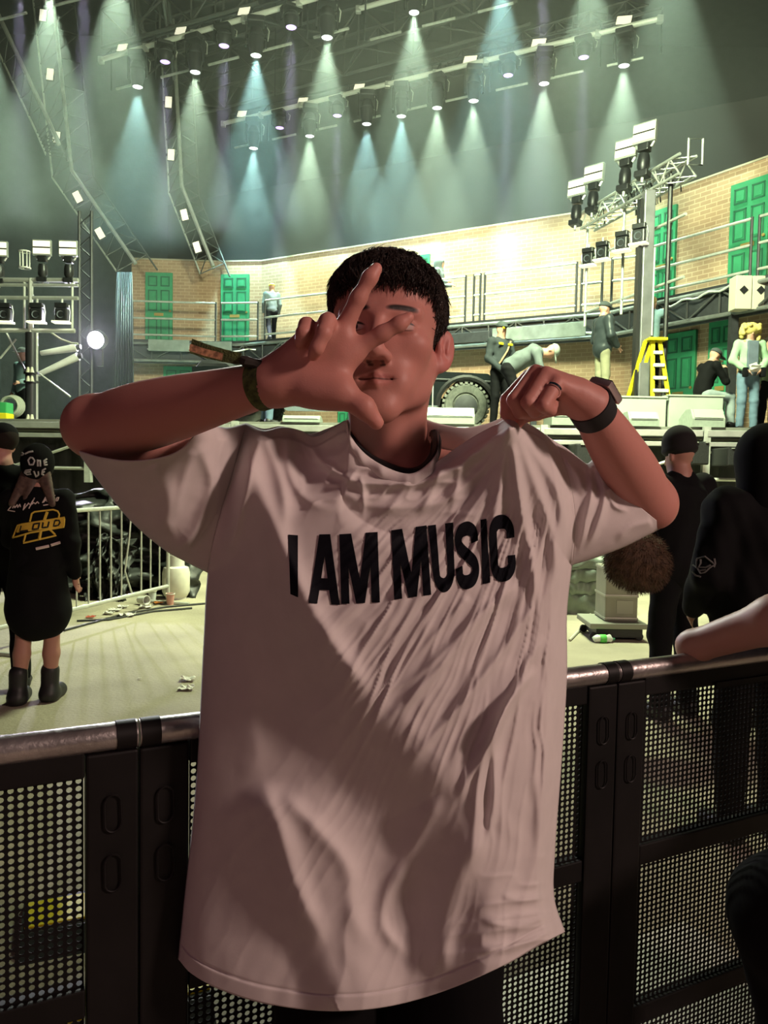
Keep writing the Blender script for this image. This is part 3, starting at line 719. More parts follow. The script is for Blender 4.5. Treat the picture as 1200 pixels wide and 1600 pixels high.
ladder_truss([(78, -50), (83, 0), (112, 266), (212, 412)], (-30, 12), (34, 10), 22.0, 'bent light ladder leaning from the top left down to the set', 5)
ladder_truss([(270, 30), (275, 125), (284, 290), (333, 416)], (-20, 12), (26, 16), 22.6, 'smaller bent light ladder hanging inside the first one', 4)
ladder_truss([(-30, -30), (0, 28), (78, 193), (92, 226)], (-20, 16), (14, 26), 20.5, 'thin bent light ladder at the left edge', 3)
for i, (x, y, a) in enumerate([(60, 24, 6), (71, 116, 6), (81, 214, 8), (115, 312, -28), (150, 369, -30)]):
    panel(x, y, None, 22.2, '%s cream led panel from the top on the outer bent ladder' % ORD[i], (0, R(90 + a), 0), 0.85)
for i, (x, y, a) in enumerate([(256, 160, 3), (260, 242, 3), (281, 338, -14), (301, 389, -18)]):
    panel(x, y, None, 22.7, '%s cream led panel from the top on the inner bent ladder' % ORD[i], (0, R(90 + a), 0), 0.85)

# ------------------------------------------------------------------ haze under the roof
H = bpy.data.materials.new('stage_haze'); H.use_nodes = True; nt = H.node_tree; nt.nodes.clear()
out = nt.nodes.new('ShaderNodeOutputMaterial'); vsn = nt.nodes.new('ShaderNodeVolumeScatter')
vsn.inputs['Color'].default_value = (0.93, 0.97, 0.96, 1); vsn.inputs['Density'].default_value = HAZE; vsn.inputs['Anisotropy'].default_value = 0.0
nt.links.new(vsn.outputs[0], out.inputs['Volume'])
H2 = H.copy(); H2.name = 'lamp_haze'; H2.node_tree.nodes['Volume Scatter'].inputs['Density'].default_value = 0.006
hz = MB().box((0, 21.0, 12.7), (30.0, 19.0, 11.0)).build('haze', H); tag(hz, 'thin theatrical haze hanging under the stage roof', 'haze', None, 'stuff')
# ------------------------------------------------------------------ perforated crowd barrier behind the posing man
BP, BD = Vector((-0.53, 1.06, 0)), Vector((0.8996, 0.4367, 0)); BN = Vector((BD.y, -BD.x, 0)); BH = 1.10
STEEL = mat('worn_steel_rail', (0.46, 0.43, 0.42), 0.34, 0.85, 0.25, 14, 0.08, 90)
BFR = mat('dark_barrier_frame', (0.006, 0.0052, 0.0052), 0.55, 0.0, 0.35, 12, spec=0.25)
PERF = mat('perforated_sheet', (0.005, 0.0045, 0.0045), 0.65, 0.0, spec=0.2)
def perforated(w, h, px_=0.0128, pz=0.0114, r=0.0044):
    nx, nz = round(w / px_), round(h / pz); px_, pz = w / nx, h / nz; ox, oz = (w - nx * px_) / 2, (h - nz * pz) / 2; i, j = np.meshgrid(np.arange(nx), np.arange(nz), indexing='ij'); cx = (ox + (i + .5) * px_).ravel(); cz = (oz + (j + .5) * pz).ravel()
    a = np.arange(8) * math.pi / 4; outx = np.array([1, 1, 0, -1, -1, -1, 0, 1]) * px_ / 2; outz = np.array([0, 1, 1, 1, 0, -1, -1, -1]) * pz / 2
    X = np.concatenate([cx[:, None] + outx, cx[:, None] + r * np.cos(a)], 1); Z = np.concatenate([cz[:, None] + outz, cz[:, None] + r * np.sin(a)], 1); n = len(cx)
    F_ = np.stack([np.stack([k + np.zeros(n, int), (k + 1) % 8 + np.zeros(n, int), 8 + (k + 1) % 8 + np.zeros(n, int), 8 + k + np.zeros(n, int)], 1) for k in range(8)], 1) + (np.arange(n) * 16)[:, None, None]
    Vf = np.stack([X.ravel(), np.zeros(X.size), Z.ravel()], 1); back = Vf.copy(); back[:, 1] = 0.0015
    wall = np.stack([np.stack([8 + k + np.zeros(n, int), 8 + (k + 1) % 8 + np.zeros(n, int), 8 + (k + 1) % 8 + np.zeros(n, int) + 0, 8 + k + np.zeros(n, int)], 1) for k in range(8)], 1) + (np.arange(n) * 16)[:, None, None]
    wall[..., 2:] += len(Vf); F_ = F_.reshape(-1, 4)
    return np.concatenate([Vf, back]), np.concatenate([F_, F_[:, ::-1] + len(Vf), wall.reshape(-1, 4)])
def barrier(s0, s1, label):
    o = BP + BD * s0; L = s1 - s0; root = empty('crowd_barrier', o, label, 'barrier', 'perforated crowd barriers'); ang = math.atan2(BD.y, BD.x)
    def W(x, y, z): return o + BD * x - BN * y + Vector((0, 0, z))
    MB().tube(W(0.0, 0, BH), W(L, 0, BH), 0.0205, 24).build('top_rail', STEEL, root, True)
    for x in (0.0365, L - 0.0365):
        MB().box(W(x, 0.004, (BH - 0.02) / 2), (0.073, 0.036, BH - 0.02), rz=ang, bev=0.004).build('post', BFR, root)
        MB().tube(W(x - 0.034 if x < L / 2 else x + 0.034, 0, BH), W(x - 0.006 if x < L / 2 else x + 0.006, 0, BH), 0.0222, 24).build('rail_collar', BFR, root, True)
        for zc in (0.99, 0.90):
            MB().path([W(x + 0.012 * math.cos(t), -0.0185, zc + 0.014 * math.sin(t) + (0.014 if math.sin(t) > 0 else -0.014)) for t in np.linspace(0, 2 * math.pi, 17)[:-1]], 0.0016, 6, True).build('slot_rim', BFR, root, True)
    for z0, z1 in ((1.045, 1.085), (0.683, 0.727), (0.335, 0.375), (0.0, 0.045)):
        MB().box(W(L / 2, 0.004, (z0 + z1) / 2), (L - 0.15, 0.030, z1 - z0), rz=ang, bev=0.003).build('cross_bar', BFR, root)
    MB().box(W(L * 0.42, -0.0125, 1.046), (L * 0.24, 0.004, 0.012), rz=ang).build('hook_strip', BFR, root)
    for z0, z1 in ((0.727, 1.045), (0.375, 0.683), (0.045, 0.335)):
        Vp, Fp = perforated(L - 0.152, z1 - z0); Vw = np.array(o) + Vp[:, :1] * np.array(BD) + 0.076 * np.array(BD) - Vp[:, 1:2] * np.array(BN); Vw[:, 2] = z0 + Vp[:, 2]
        np_mesh('mesh_panel', Vw, Fp, PERF, root, smooth=False)
    MB().box(W(L / 2, 0.30, 0.012), (L - 0.04, 0.62, 0.012), rz=ang, bev=0.003).build('foot_plate', mat('pale_tread_plate', (0.60, 0.55, 0.53), .45, .3, .1, 20), root)
barrier(-0.7515, 0.1815, 'perforated steel barrier section at the left edge, its rail lit along the top')
barrier(0.184, 1.1155, 'perforated steel barrier section directly behind the white t-shirt')
barrier(1.118, 2.05, 'perforated steel barrier section at the right, a bare arm resting on it')

# yellow and black cable ramp lying on the ground behind the barrier
for i, (x, y, rz) in enumerate(((-0.92, 1.95, 24), (-0.62, 2.08, 24), (-1.0, 2.45, 22), (-0.66, 2.58, 22))):
    rr = empty('cable_ramp', (x, y, 0), ['nearest yellow cable ramp seen through the left barrier holes', 'second yellow cable ramp beside the nearest one behind the barrier', 'third yellow cable ramp farther behind the left barrier', 'last yellow cable ramp farther back behind the left barrier'][i], 'cable ramp', 'cable ramps behind the barrier', R(rz))
    MB().prism([(-0.18, 0), (0.18, 0), (0.10, 0.05), (-0.10, 0.05)], Vector((x, y, 0)) - Vector((math.cos(R(rz)), math.sin(R(rz)), 0)) * 0.15, (-math.sin(R(rz)), math.cos(R(rz)), 0), (0, 0, 1), Vector((math.cos(R(rz)), math.sin(R(rz)), 0)) * 0.29).build('ramp', BLACK, rr)
    MB().box((x, y, 0.053), (0.28, 0.15, 0.008), rz=R(rz), bev=0.002).build('lid', YELLOW, rr)
# ------------------------------------------------------------------ the posing man
def A3(px, py, Y): return np.array(at(px, py, Y))
hero = empty('person', (0.02, 1.15, 0.0), 'young man in an oversized white t-shirt posing with spread fingers over his face', 'person')
SKIN = vcol_mat('skin', 0.5, sss=0.15, bump=0.05, bscale=500, spec=0.35)
def skin_marks(M, marks):
    nt = M.node_tree; bs = nt.nodes['Principled BSDF']; src = bs.inputs['Base Color'].links[0].from_socket; geo = nt.nodes.new('ShaderNodeNewGeometry')
    sub = nt.nodes.new('ShaderNodeVectorMath'); sub.operation = 'SUBTRACT'; sub.inputs[1].default_value = HC; nt.links.new(geo.outputs['Position'], sub.inputs[0]); ax_ = []
    for v in (hx, hf, hu):
        d = nt.nodes.new('ShaderNodeVectorMath'); d.operation = 'DOT_PRODUCT'; d.inputs[1].default_value = v; nt.links.new(sub.outputs[0], d.inputs[0]); ax_.append(d.outputs['Value'])
    def mth(op, a, b_=None, c=None):
        n = nt.nodes.new('ShaderNodeMath'); n.operation = op
        for i, q in enumerate((a, b_, c)):
            if q is None: continue
            if isinstance(q, (int, float)): n.inputs[i].default_value = q
            else: nt.links.new(q, n.inputs[i])
        return n.outputs[0]
    for x0, z0, rx, rz, bend, col, k in marks:
        dx = mth('DIVIDE', mth('SUBTRACT', ax_[0], x0), rx); dx2 = mth('MULTIPLY', dx, dx); dz = mth('DIVIDE', mth('SUBTRACT', mth('SUBTRACT', ax_[2], z0), mth('MULTIPLY', dx2, bend)), rz); e = mth('ADD', mth('MULTIPLY', dx2, dx2), mth('MULTIPLY', dz, dz))
        w = mth('MULTIPLY', mth('MULTIPLY', mth('MAXIMUM', mth('SUBTRACT', 1.0, e), 0.0), k), mth('MULTIPLY', mth('GREATER_THAN', ax_[1], 0.05), mth('LESS_THAN', ax_[1], 0.135))); mx = nt.nodes.new('ShaderNodeMixRGB'); nt.links.new(w, mx.inputs[0]); nt.links.new(src, mx.inputs[1]); mx.inputs[2].default_value = (*col, 1); src = mx.outputs[0]
    nt.links.new(src, bs.inputs['Base Color'])
YAW, TILT = R(7), R(7)
HC = A3(603.5, 545, 1.10)                                  # middle of the head at ear height
hf = np.array((-math.sin(YAW) * math.cos(TILT), -math.cos(YAW) * math.cos(TILT), math.sin(TILT)))   # where the face looks
hx = np.array((math.cos(YAW), -math.sin(YAW), 0.0)); hu = np.cross(hf, hx); hu = hu if hu[2] > 0 else -hu
HR = np.stack([hx, hf, hu], 1)                             # local (x, forward, up) -> world
def hp(x, y, z): return HC + HR @ np.array((x, y, z))
def hloc(P): return (P - HC) @ HR

body = SDF((-0.455, 0.80, 1.14), (0.48, 1.28, 1.80), 0.003)
b = body
# skull, face, jaw
b.ell(hp(0, -0.016, 0.046), (0.074, 0.094, 0.080), HR, k=0.0)
b.ell(hp(0, 0.030, 0.045), (0.066, 0.062, 0.062), HR, k=0.03)
b.ell(hp(0, 0.034, -0.022), (0.062, 0.058, 0.072), HR, k=0.03)
for s in (-1, 1):
    b.cap(hp(s * 0.056, -0.005, -0.030), hp(s * 0.045, 0.014, -0.064), 0.017, 0.014, 0.025)
    b.cap(hp(s * 0.045, 0.014, -0.064), hp(s * 0.012, 0.074, -0.100), 0.014, 0.014, 0.025)
    b.ell(hp(s * 0.045, 0.056, -0.014), (0.021, 0.024, 0.017), HR, k=0.02)
    b.cap(hp(s * 0.012, 0.092, 0.024), hp(s * 0.046, 0.076, 0.026), 0.008, 0.008, 0.014)
    b.ell(hp(s * 0.032, 0.108, 0.004), (0.017, 0.018, 0.012), HR, k=0.012, op=-1)
    b.ell(hp(s * 0.032, 0.077, 0.004), (0.0145, 0.0145, 0.0125), HR, k=0.003)
    b.cap(hp(s * 0.020, 0.091, -0.001), hp(s * 0.045, 0.083, 0.000), 0.0035, 0.003, 0.004)
    b.cap(hp(s * 0.019, 0.090, 0.008), hp(s * 0.032, 0.0925, 0.012), 0.0035, 0.004, 0.004)
    b.cap(hp(s * 0.032, 0.0925, 0.012), hp(s * 0.046, 0.082, 0.006), 0.004, 0.0035, 0.004)
    b.ell(hp(s * 0.012, 0.104, -0.040), (0.0095, 0.012, 0.0085), HR, k=0.006)
b.ell(hp(0, 0.074, -0.100), (0.024, 0.020, 0.017), HR, k=0.02)
b.cap(hp(0, 0.090, 0.022), hp(0, 0.116, -0.030), 0.0075, 0.0105, 0.012)
b.ell(hp(0, 0.115, -0.036), (0.0115, 0.012, 0.0095), HR, k=0.006)
for s in (-1, 1): b.ell(hp(s * 0.0075, 0.113, -0.047), (0.0042, 0.006, 0.004), HR, k=0.003, op=-1)
b.cap(hp(-0.024, 0.070, -0.066), hp(0.024, 0.070, -0.066), 0.020, 0.020, 0.02)
for s in (-1, 1):
    b.cap(hp(0, 0.0935, -0.0610), hp(s * 0.027, 0.0800, -0.0640), 0.0040, 0.0022, 0.005)
    b.cap(hp(0, 0.0930, -0.0715), hp(s * 0.024, 0.0815, -0.0685), 0.0050, 0.0025, 0.005)
    b.cap(hp(0, 0.0985, -0.0662), hp(s * 0.031, 0.0835, -0.0652), 0.0022, 0.0018, 0.0015, op=-1)
    # ear
    ec = hp(s * 0.083, -0.012, 0.0); er = HR @ np.array(Matrix.Rotation(R(40 * s), 3, 'Z')) @ np.array(Matrix.Rotation(R(8), 3, 'X'))
    b.ell(ec, (0.0075, 0.0175, 0.031), er, k=0.006)
    b.ell(ec + er @ np.array((s * 0.007, 0.003, 0.003)), (0.006, 0.0105, 0.020), er, k=0.004, op=-1)
    b.ell(ec + er @ np.array((s * 0.004, -0.001, 0.006)), (0.0025, 0.004, 0.014), er, k=0.004)
    b.ell(ec + er @ np.array((s * 0.002, 0.012, -0.004)), (0.004, 0.004, 0.006), er, k=0.004)
    b.ell(ec + er @ np.array((0, 0.006, -0.025)), (0.006, 0.009, 0.010), er, k=0.005)
# neck and shoulders
b.cap(hp(0, -0.016, -0.030), A3(608, 745, 1.150), 0.054, 0.060, 0.022)
for s in (-1, 1): b.cap(hp(s * 0.05, -0.02, -0.035), A3(612 + s * 14, 742, 1.100), 0.013, 0.010, 0.02)
b.cap(A3(606, 655, 1.085), A3(608, 690, 1.090), 0.012, 0.010, 0.02)
b.cap(A3(500, 775, 1.165), A3(720, 775, 1.165), 0.062, 0.062, 0.04)
b.cap(A3(400, 755, 1.180), A3(610, 750, 1.180), 0.036, 0.050, 0.03)
b.cap(A3(850, 765, 1.185), A3(610, 750, 1.180), 0.034, 0.050, 0.03)
b.cap(A3(600, 800, 1.165), A3(600, 1060, 1.165), 0.085, 0.085, 0.04)
# his right arm (raised, elbow out), forearm towards the face
shR, elR, wrR = A3(390, 745, 1.175), A3(158, 668, 1.045), A3(424, 598, 0.900)
b.cap(shR, elR, 0.036, 0.038, 0.02)
mid = elR + (wrR - elR) * 0.28
b.limb(elR, wrR, [(0, .042), (.2, .0465), (.4, .0435), (.6, .0375), (.8, .0305), (1, .0255)], 0.015)
b.ell(A3(134, 664, 1.050), (0.026, 0.028, 0.030), k=0.03)
def finger(js, rs, k=0.004):
    for (p, q), (r1, r2) in zip(zip(js[:-1], js[1:]), zip(rs[:-1], rs[1:])): b.cap(p, q, r1, r2, k)
def J(*l): return [A3(*p) for p in l]
# palm: metacarpals from wrist to knuckles
for (x, y, Y, r) in ((552, 548, .888, .0145), (533, 524, .886, .015), (503, 524, .884, .0150), (476, 538, .886, .0135)):
    b.cap(wrR, A3(x, y, Y), 0.020, r, 0.014)
b.cap(A3(455, 595, .895), A3(535, 560, .888), 0.020, 0.017, 0.014)
b.cap(A3(445, 604, .893), A3(525, 600, .884), 0.020, 0.0185, 0.016)
finger(J((552, 548, .888), (598, 521, .880), (624, 506, .877), (639, 496, .878)), (.0115, .0088, .0080, .0066), 0.007)
finger(J((536, 516, .886), (560, 466, .878), (578, 434, .876), (588, 420, .878)), (.0115, .0090, .0083, .0072), 0.007)
finger(J((503, 524, .884), (512, 502, .866), (506, 520, .852), (495, 544, .852), (489, 556, .860)), (.0115, .0098, .0088, .0080, .0066), 0.004)
finger(J((476, 538, .886), (479, 508, .872), (474, 520, .860), (468, 536, .863)), (.0105, .0090, .0080, .0066), 0.004)
finger(J((485, 610, .886), (535, 616, .876), (568, 636, .872), (588, 660, .876)), (.0200, .0145, .0112, .0088), 0.012)
b.ell(A3(512, 614, .880), (0.026, 0.016, 0.017), k=0.014)
# his left arm, hand pinching the shirt at the shoulder
shL, elL, wrL = A3(845, 765, 1.185), A3(1014, 783, 1.170), A3(921, 634, 1.020)
b.cap(shL, elL, 0.034, 0.038, 0.02)
b.limb(elL, wrL, [(0, .037), (.3, .041), (.65, .0355), (1, .0255)], 0.015)
b.ell(A3(1028, 796, 1.170), (0.015, 0.02, 0.018), k=0.03)
for (x, y, Y, r) in ((826, 590, 1.030, .0105), (837, 583, 1.010, .0115), (853, 586, .994, .0115), (870, 599, .984, .0105)):
    b.cap(wrL, A3(x, y, Y), 0.0225, r, 0.010)
b.cap(A3(900, 616, 1.010), A3(862, 602, 1.004), 0.020, 0.015, 0.012)
finger(J((826, 590, 1.030), (792, 624, 1.012), (791, 646, 1.018), (803, 660, 1.024)), (.0108, .0090, .0084, .0072), 0.002)
finger(J((837, 583, 1.010), (803, 625, .986), (812, 644, .994), (830, 648, 1.010)), (.0112, .0096, .0088, .0078), 0.002)
finger(J((853, 586, .994), (825, 629, .968), (836, 643, .978), (849, 642, .998)), (.0112, .0096, .0088, .0078), 0.002)
finger(J((870, 599, .984), (849, 634, .958), (860, 641, .972), (864, 632, .992)), (.0104, .0088, .0082, .0074), 0.002)
finger(J((880, 628, 1.020), (838, 642, 1.026), (814, 650, 1.026), (806, 664, 1.022)), (.0170, .0120, .0100, .0080), 0.006)
V, Q = body.mesh(1)
bo = np_mesh('body', V, Q, SKIN, hero)
L_ = hloc(V); base = np.array((0.53, 0.235, 0.195)); C = np.tile(base, (len(V), 1))
def blob(c, r, col, k=1.0):
    d = (((L_ - np.array(c)) / np.array(r)) ** 2).sum(1); w = np.clip(1.4 - d, 0, 1)[:, None] * k; return C * (1 - w) + np.array(col) * w
for s in (-1, 1):
    C = blob((s * 0.045, 0.06, -0.02), (0.03, 0.03, 0.03), (0.56, 0.235, 0.195), 0.5)
    C = blob((s * 0.082, -0.010, 0.0), (0.02, 0.03, 0.034), (0.58, 0.20, 0.18), 0.6)
dtip = np.zeros(len(V))
for (x, y, Y) in ((639, 496, .878), (588, 420, .878), (588, 660, .876), (489, 556, .860)):
    dtip = np.maximum(dtip, np.clip(1 - np.linalg.norm(V - A3(x, y, Y), axis=1) / 0.022, 0, 1))
C = C * (1 - 0.5 * dtip[:, None]) + np.array((0.66, 0.27, 0.23)) * 0.5 * dtip[:, None]
tint(bo, C)
marks = [(0, -0.0620, 0.026, 0.0042, -0.001, (0.46, 0.15, 0.14), 0.75), (0, -0.0715, 0.023, 0.0050, 0.002, (0.50, 0.17, 0.15), 0.7), (0, -0.0664, 0.030, 0.0017, 0.0012, (0.13, 0.035, 0.03), 1.0)]  # lip tints; the last entry paints the shade between the lips
for s_ in (-1, 1):
    marks += [(s_ * 0.031, 0.0275, 0.022, 0.0052, -0.002, (0.022, 0.014, 0.012), 1.3), (s_ * 0.0325, 0.0035, 0.0145, 0.0050, -0.001, (0.62, 0.50, 0.47), 0.9), (s_ * 0.0315, 0.0035, 0.0055, 0.0050, 0, (0.03, 0.02, 0.016), 1.6),
              (s_ * 0.0325, 0.0085, 0.0165, 0.0020, -0.0035, (0.02, 0.012, 0.01), 1.4), (s_ * 0.0325, -0.0020, 0.0145, 0.0011, 0.002, (0.12, 0.05, 0.04), 0.8), (s_ * 0.008, -0.0475, 0.0045, 0.0025, 0, (0.08, 0.025, 0.02), 1.0)]  # the last entry paints the shade inside the nostril
skin_marks(SKIN, marks)

# hair: cropped cap plus short strands
hair = SDF(HC - 0.17, HC + 0.19, 0.003)
hair.ell(hp(0, -0.018, 0.047), (0.0790, 0.100, 0.0865), HR, k=0)
hair.ell(hp(0, 0.040, 0.073), (0.064, 0.046, 0.040), HR, k=0.03)
hair.box(hp(0, 0.135, -0.020), (0.15, 0.085, 0.0885), HR @ np.array(Matrix.Rotation(R(6), 3, 'X')), 0.02, 0.008, -1)
hair.box(hp(0, 0.10, -0.09), (0.15, 0.098, 0.078), HR, 0.01, 0.008, -1)
hair.box(hp(0, 0.0, -0.13), (0.15, 0.2, 0.09), HR, 0.01, 0.01, -1)
for s in (-1, 1):
    hair.box(hp(s * 0.12, 0.085, 0.018), (0.052, 0.043, 0.062), HR @ np.array(Matrix.Rotation(R(-12 * s), 3, 'Z')), 0.012, 0.006, -1)
    hair.ell(hp(s * 0.085, -0.014, -0.004), (0.022, 0.026, 0.036), HR, 0.006, -1)
hair.noise(0.0012, 95, 3)
V, Q = hair.mesh(1)
HAIRM = mat('dark_brown_hair', (0.040, 0.023, 0.016), 0.45, 0, 0.4, 60, 0.8, 300)
ho = np_mesh('hair', V, Q, HAIRM, hero)
rs = np.random.RandomState(5); nrm = np.cross(V[Q[:, 1]] - V[Q[:, 0]], V[Q[:, 2]] - V[Q[:, 0]]); nrm /= np.linalg.norm(nrm, axis=1)[:, None] + 1e-9
cen = V[Q].mean(1); lc = hloc(cen); out_ = ((cen - hp(0, -0.01, 0.04)) * nrm).sum(1) > 0
sel = np.argwhere(out_).ravel(); sel = sel[rs.randint(0, len(sel), 14000)]
p = cen[sel]; nn = nrm[sel]; l = lc[sel]
flow = np.stack([l[:, 0] * 2.0 + rs.normal(0, .25, len(l)), 0.55 + l[:, 1] * 3 - np.abs(l[:, 0]) * 6, -0.25 - np.abs(l[:, 0]) * 9 - np.maximum(-l[:, 1], 0) * 6], 1) @ HR.T
flow += rs.normal(0, 0.16, flow.shape); flow -= (flow * nn).sum(1)[:, None] * nn; flow /= np.linalg.norm(flow, axis=1)[:, None] + 1e-9
Ls = (0.012 + 0.010 * rs.rand(len(p)) + 0.016 * np.clip(l[:, 2] / 0.1, 0, 1))[:, None]; side = np.cross(flow, nn)
w = 0.0007 + 0.0006 * rs.rand(len(p))[:, None]
p0 = p - nn * 0.001; p1 = p + flow * Ls * 0.55 + nn * (0.0012 + Ls * 0.10); p2 = p + flow * Ls + nn * (0.0008 + Ls * 0.03)
VV = np.stack([p0 - side * w, p0 + side * w, p0 + nn * w, p1 - side * w * .7, p1 + side * w * .7, p1 + nn * w, p2], 1).reshape(-1, 3)
k7 = np.arange(len(p)) * 7
T = np.concatenate([np.stack([k7 + a, k7 + b_, k7 + c], 1) for a, b_, c in ((0, 1, 4), (0, 4, 3), (1, 2, 5), (1, 5, 4), (2, 0, 3), (2, 3, 5), (3, 4, 6), (4, 5, 6), (5, 3, 6))])
so = np_mesh('hair_strands', VV, T, HAIRM, ho); so['kind'] = 'stuff'

# ------------------------------------------------------------------ cloth: smooth noise, folds, patches
def vnoise(x, y, seed=0):
    xi = np.floor(x).astype(int); yi = np.floor(y).astype(int); fx = x - xi; fy = y - yi
    fx = fx * fx * fx * (fx * (fx * 6 - 15) + 10); fy = fy * fy * fy * (fy * (fy * 6 - 15) + 10)
    def h(a, b):
        n = (a * 374761393 + b * 668265263 + seed * 974711) & 0x7fffffff; n = ((n ^ (n >> 13)) * 1274126177) & 0x7fffffff
        return ((n ^ (n >> 16)) & 0xffff) / 32767.5 - 1
    return (h(xi, yi) * (1 - fx) + h(xi + 1, yi) * fx) * (1 - fy) + (h(xi, yi + 1) * (1 - fx) + h(xi + 1, yi + 1) * fx) * fy
def sstep(a, b, x):
    t = np.clip((x - a) / (b - a), 0, 1); return t * t * (3 - 2 * t)
def poly_dist(px, py, pts):
    """unsigned distance, signed side, position along a polyline"""
    best = np.full(px.shape, 1e9); sgn = np.zeros(px.shape); tt = np.zeros(px.shape); Ls = [math.hypot(b[0] - a[0], b[1] - a[1]) for a, b in zip(pts, pts[1:])]; tot = sum(Ls); acc = 0
    for (a, b), L in zip(zip(pts, pts[1:]), Ls):
        dx, dy = (b[0] - a[0]) / L, (b[1] - a[1]) / L; qx, qy = px - a[0], py - a[1]; t = np.clip(qx * dx + qy * dy, 0, L)
        d = np.hypot(qx - t * dx, qy - t * dy); m_ = d < best
        best = np.where(m_, d, best); sgn = np.where(m_, np.sign(qx * dy - qy * dx), sgn); tt = np.where(m_, (acc + t) / tot, tt); acc += L
    return best, sgn, tt
def smooth_poly(pts, n=6):
    P = [np.array(p, float) for p in pts]; P = [2 * P[0] - P[1]] + P + [2 * P[-1] - P[-2]]; out = []
    for i in range(1, len(P) - 2):
        for k in range(n):
            t = k / n; out.append(0.5 * ((2 * P[i]) + (-P[i - 1] + P[i + 1]) * t + (2 * P[i - 1] - 5 * P[i] + 4 * P[i + 1] - P[i + 2]) * t * t + (-P[i - 1] + 3 * P[i] - 3 * P[i + 1] + P[i + 2]) * t ** 3))
    out.append(P[-2]); return [tuple(p) for p in out]
def ridge(px, py, pts, w, h, wl=None, taper=(0.15, 0.3)):
    """fold along pts; w = half width on the right-hand side, wl on the left-hand side (pixels), h metres towards the viewer"""
    pts = smooth_poly(pts, 5) if len(pts) > 2 else pts
    x0 = min(p[0] for p in pts) - 4 * w; x1 = max(p[0] for p in pts) + 4 * w; y0 = min(p[1] for p in pts) - 4 * w; y1 = max(p[1] for p in pts) + 4 * w
    m_ = (px > x0) & (px < x1) & (py > y0) & (py < y1); out = np.zeros(px.shape)
    if not m_.any(): return out
    d, s, t = poly_dist(px[m_], py[m_], pts); ww = np.where(s > 0, wl or w, w)
    out[m_] = h / np.cosh(1.7 * d / ww) ** 1.3 * sstep(0, taper[0], t) * (1 - sstep(1 - taper[1], 1, t)) if taper[0] else h / np.cosh(1.7 * d / ww) ** 1.3 * (1 - sstep(1 - taper[1], 1, t))
    return out
def curve(pts, n):
    P = np.array(smooth_poly(pts, 8)); s = np.r_[0, np.cumsum(np.hypot(*np.diff(P, axis=0).T))]; s /= s[-1]; t = np.linspace(0, 1, n)
    return np.stack([np.interp(t, s, P[:, 0]), np.interp(t, s, P[:, 1])], -1)
def coons(top, bottom, left, right, nu, nv):
    T, B = curve(top, nu), curve(bottom, nu); Lc, Rc = curve(left, nv), curve(right, nv); u = np.linspace(0, 1, nu)[None, :, None]; v = np.linspace(0, 1, nv)[:, None, None]
    S = (1 - v) * T[None] + v * B[None] + (1 - u) * Lc[:, None] + u * Rc[:, None] - ((1 - u) * (1 - v) * T[0] + u * (1 - v) * T[-1] + (1 - u) * v * B[0] + u * v * B[-1])
    return S[..., 0], S[..., 1], u[..., 0] + 0 * v[..., 0], v[..., 0] + 0 * u[..., 0]
def grid_faces(nv, nu, k=0, flip=False):
    i = np.arange(nv * nu).reshape(nv, nu) + k; q = np.stack([i[:-1, :-1], i[1:, :-1], i[1:, 1:], i[:-1, 1:]], -1).reshape(-1, 4); return q[:, ::-1] if flip else q

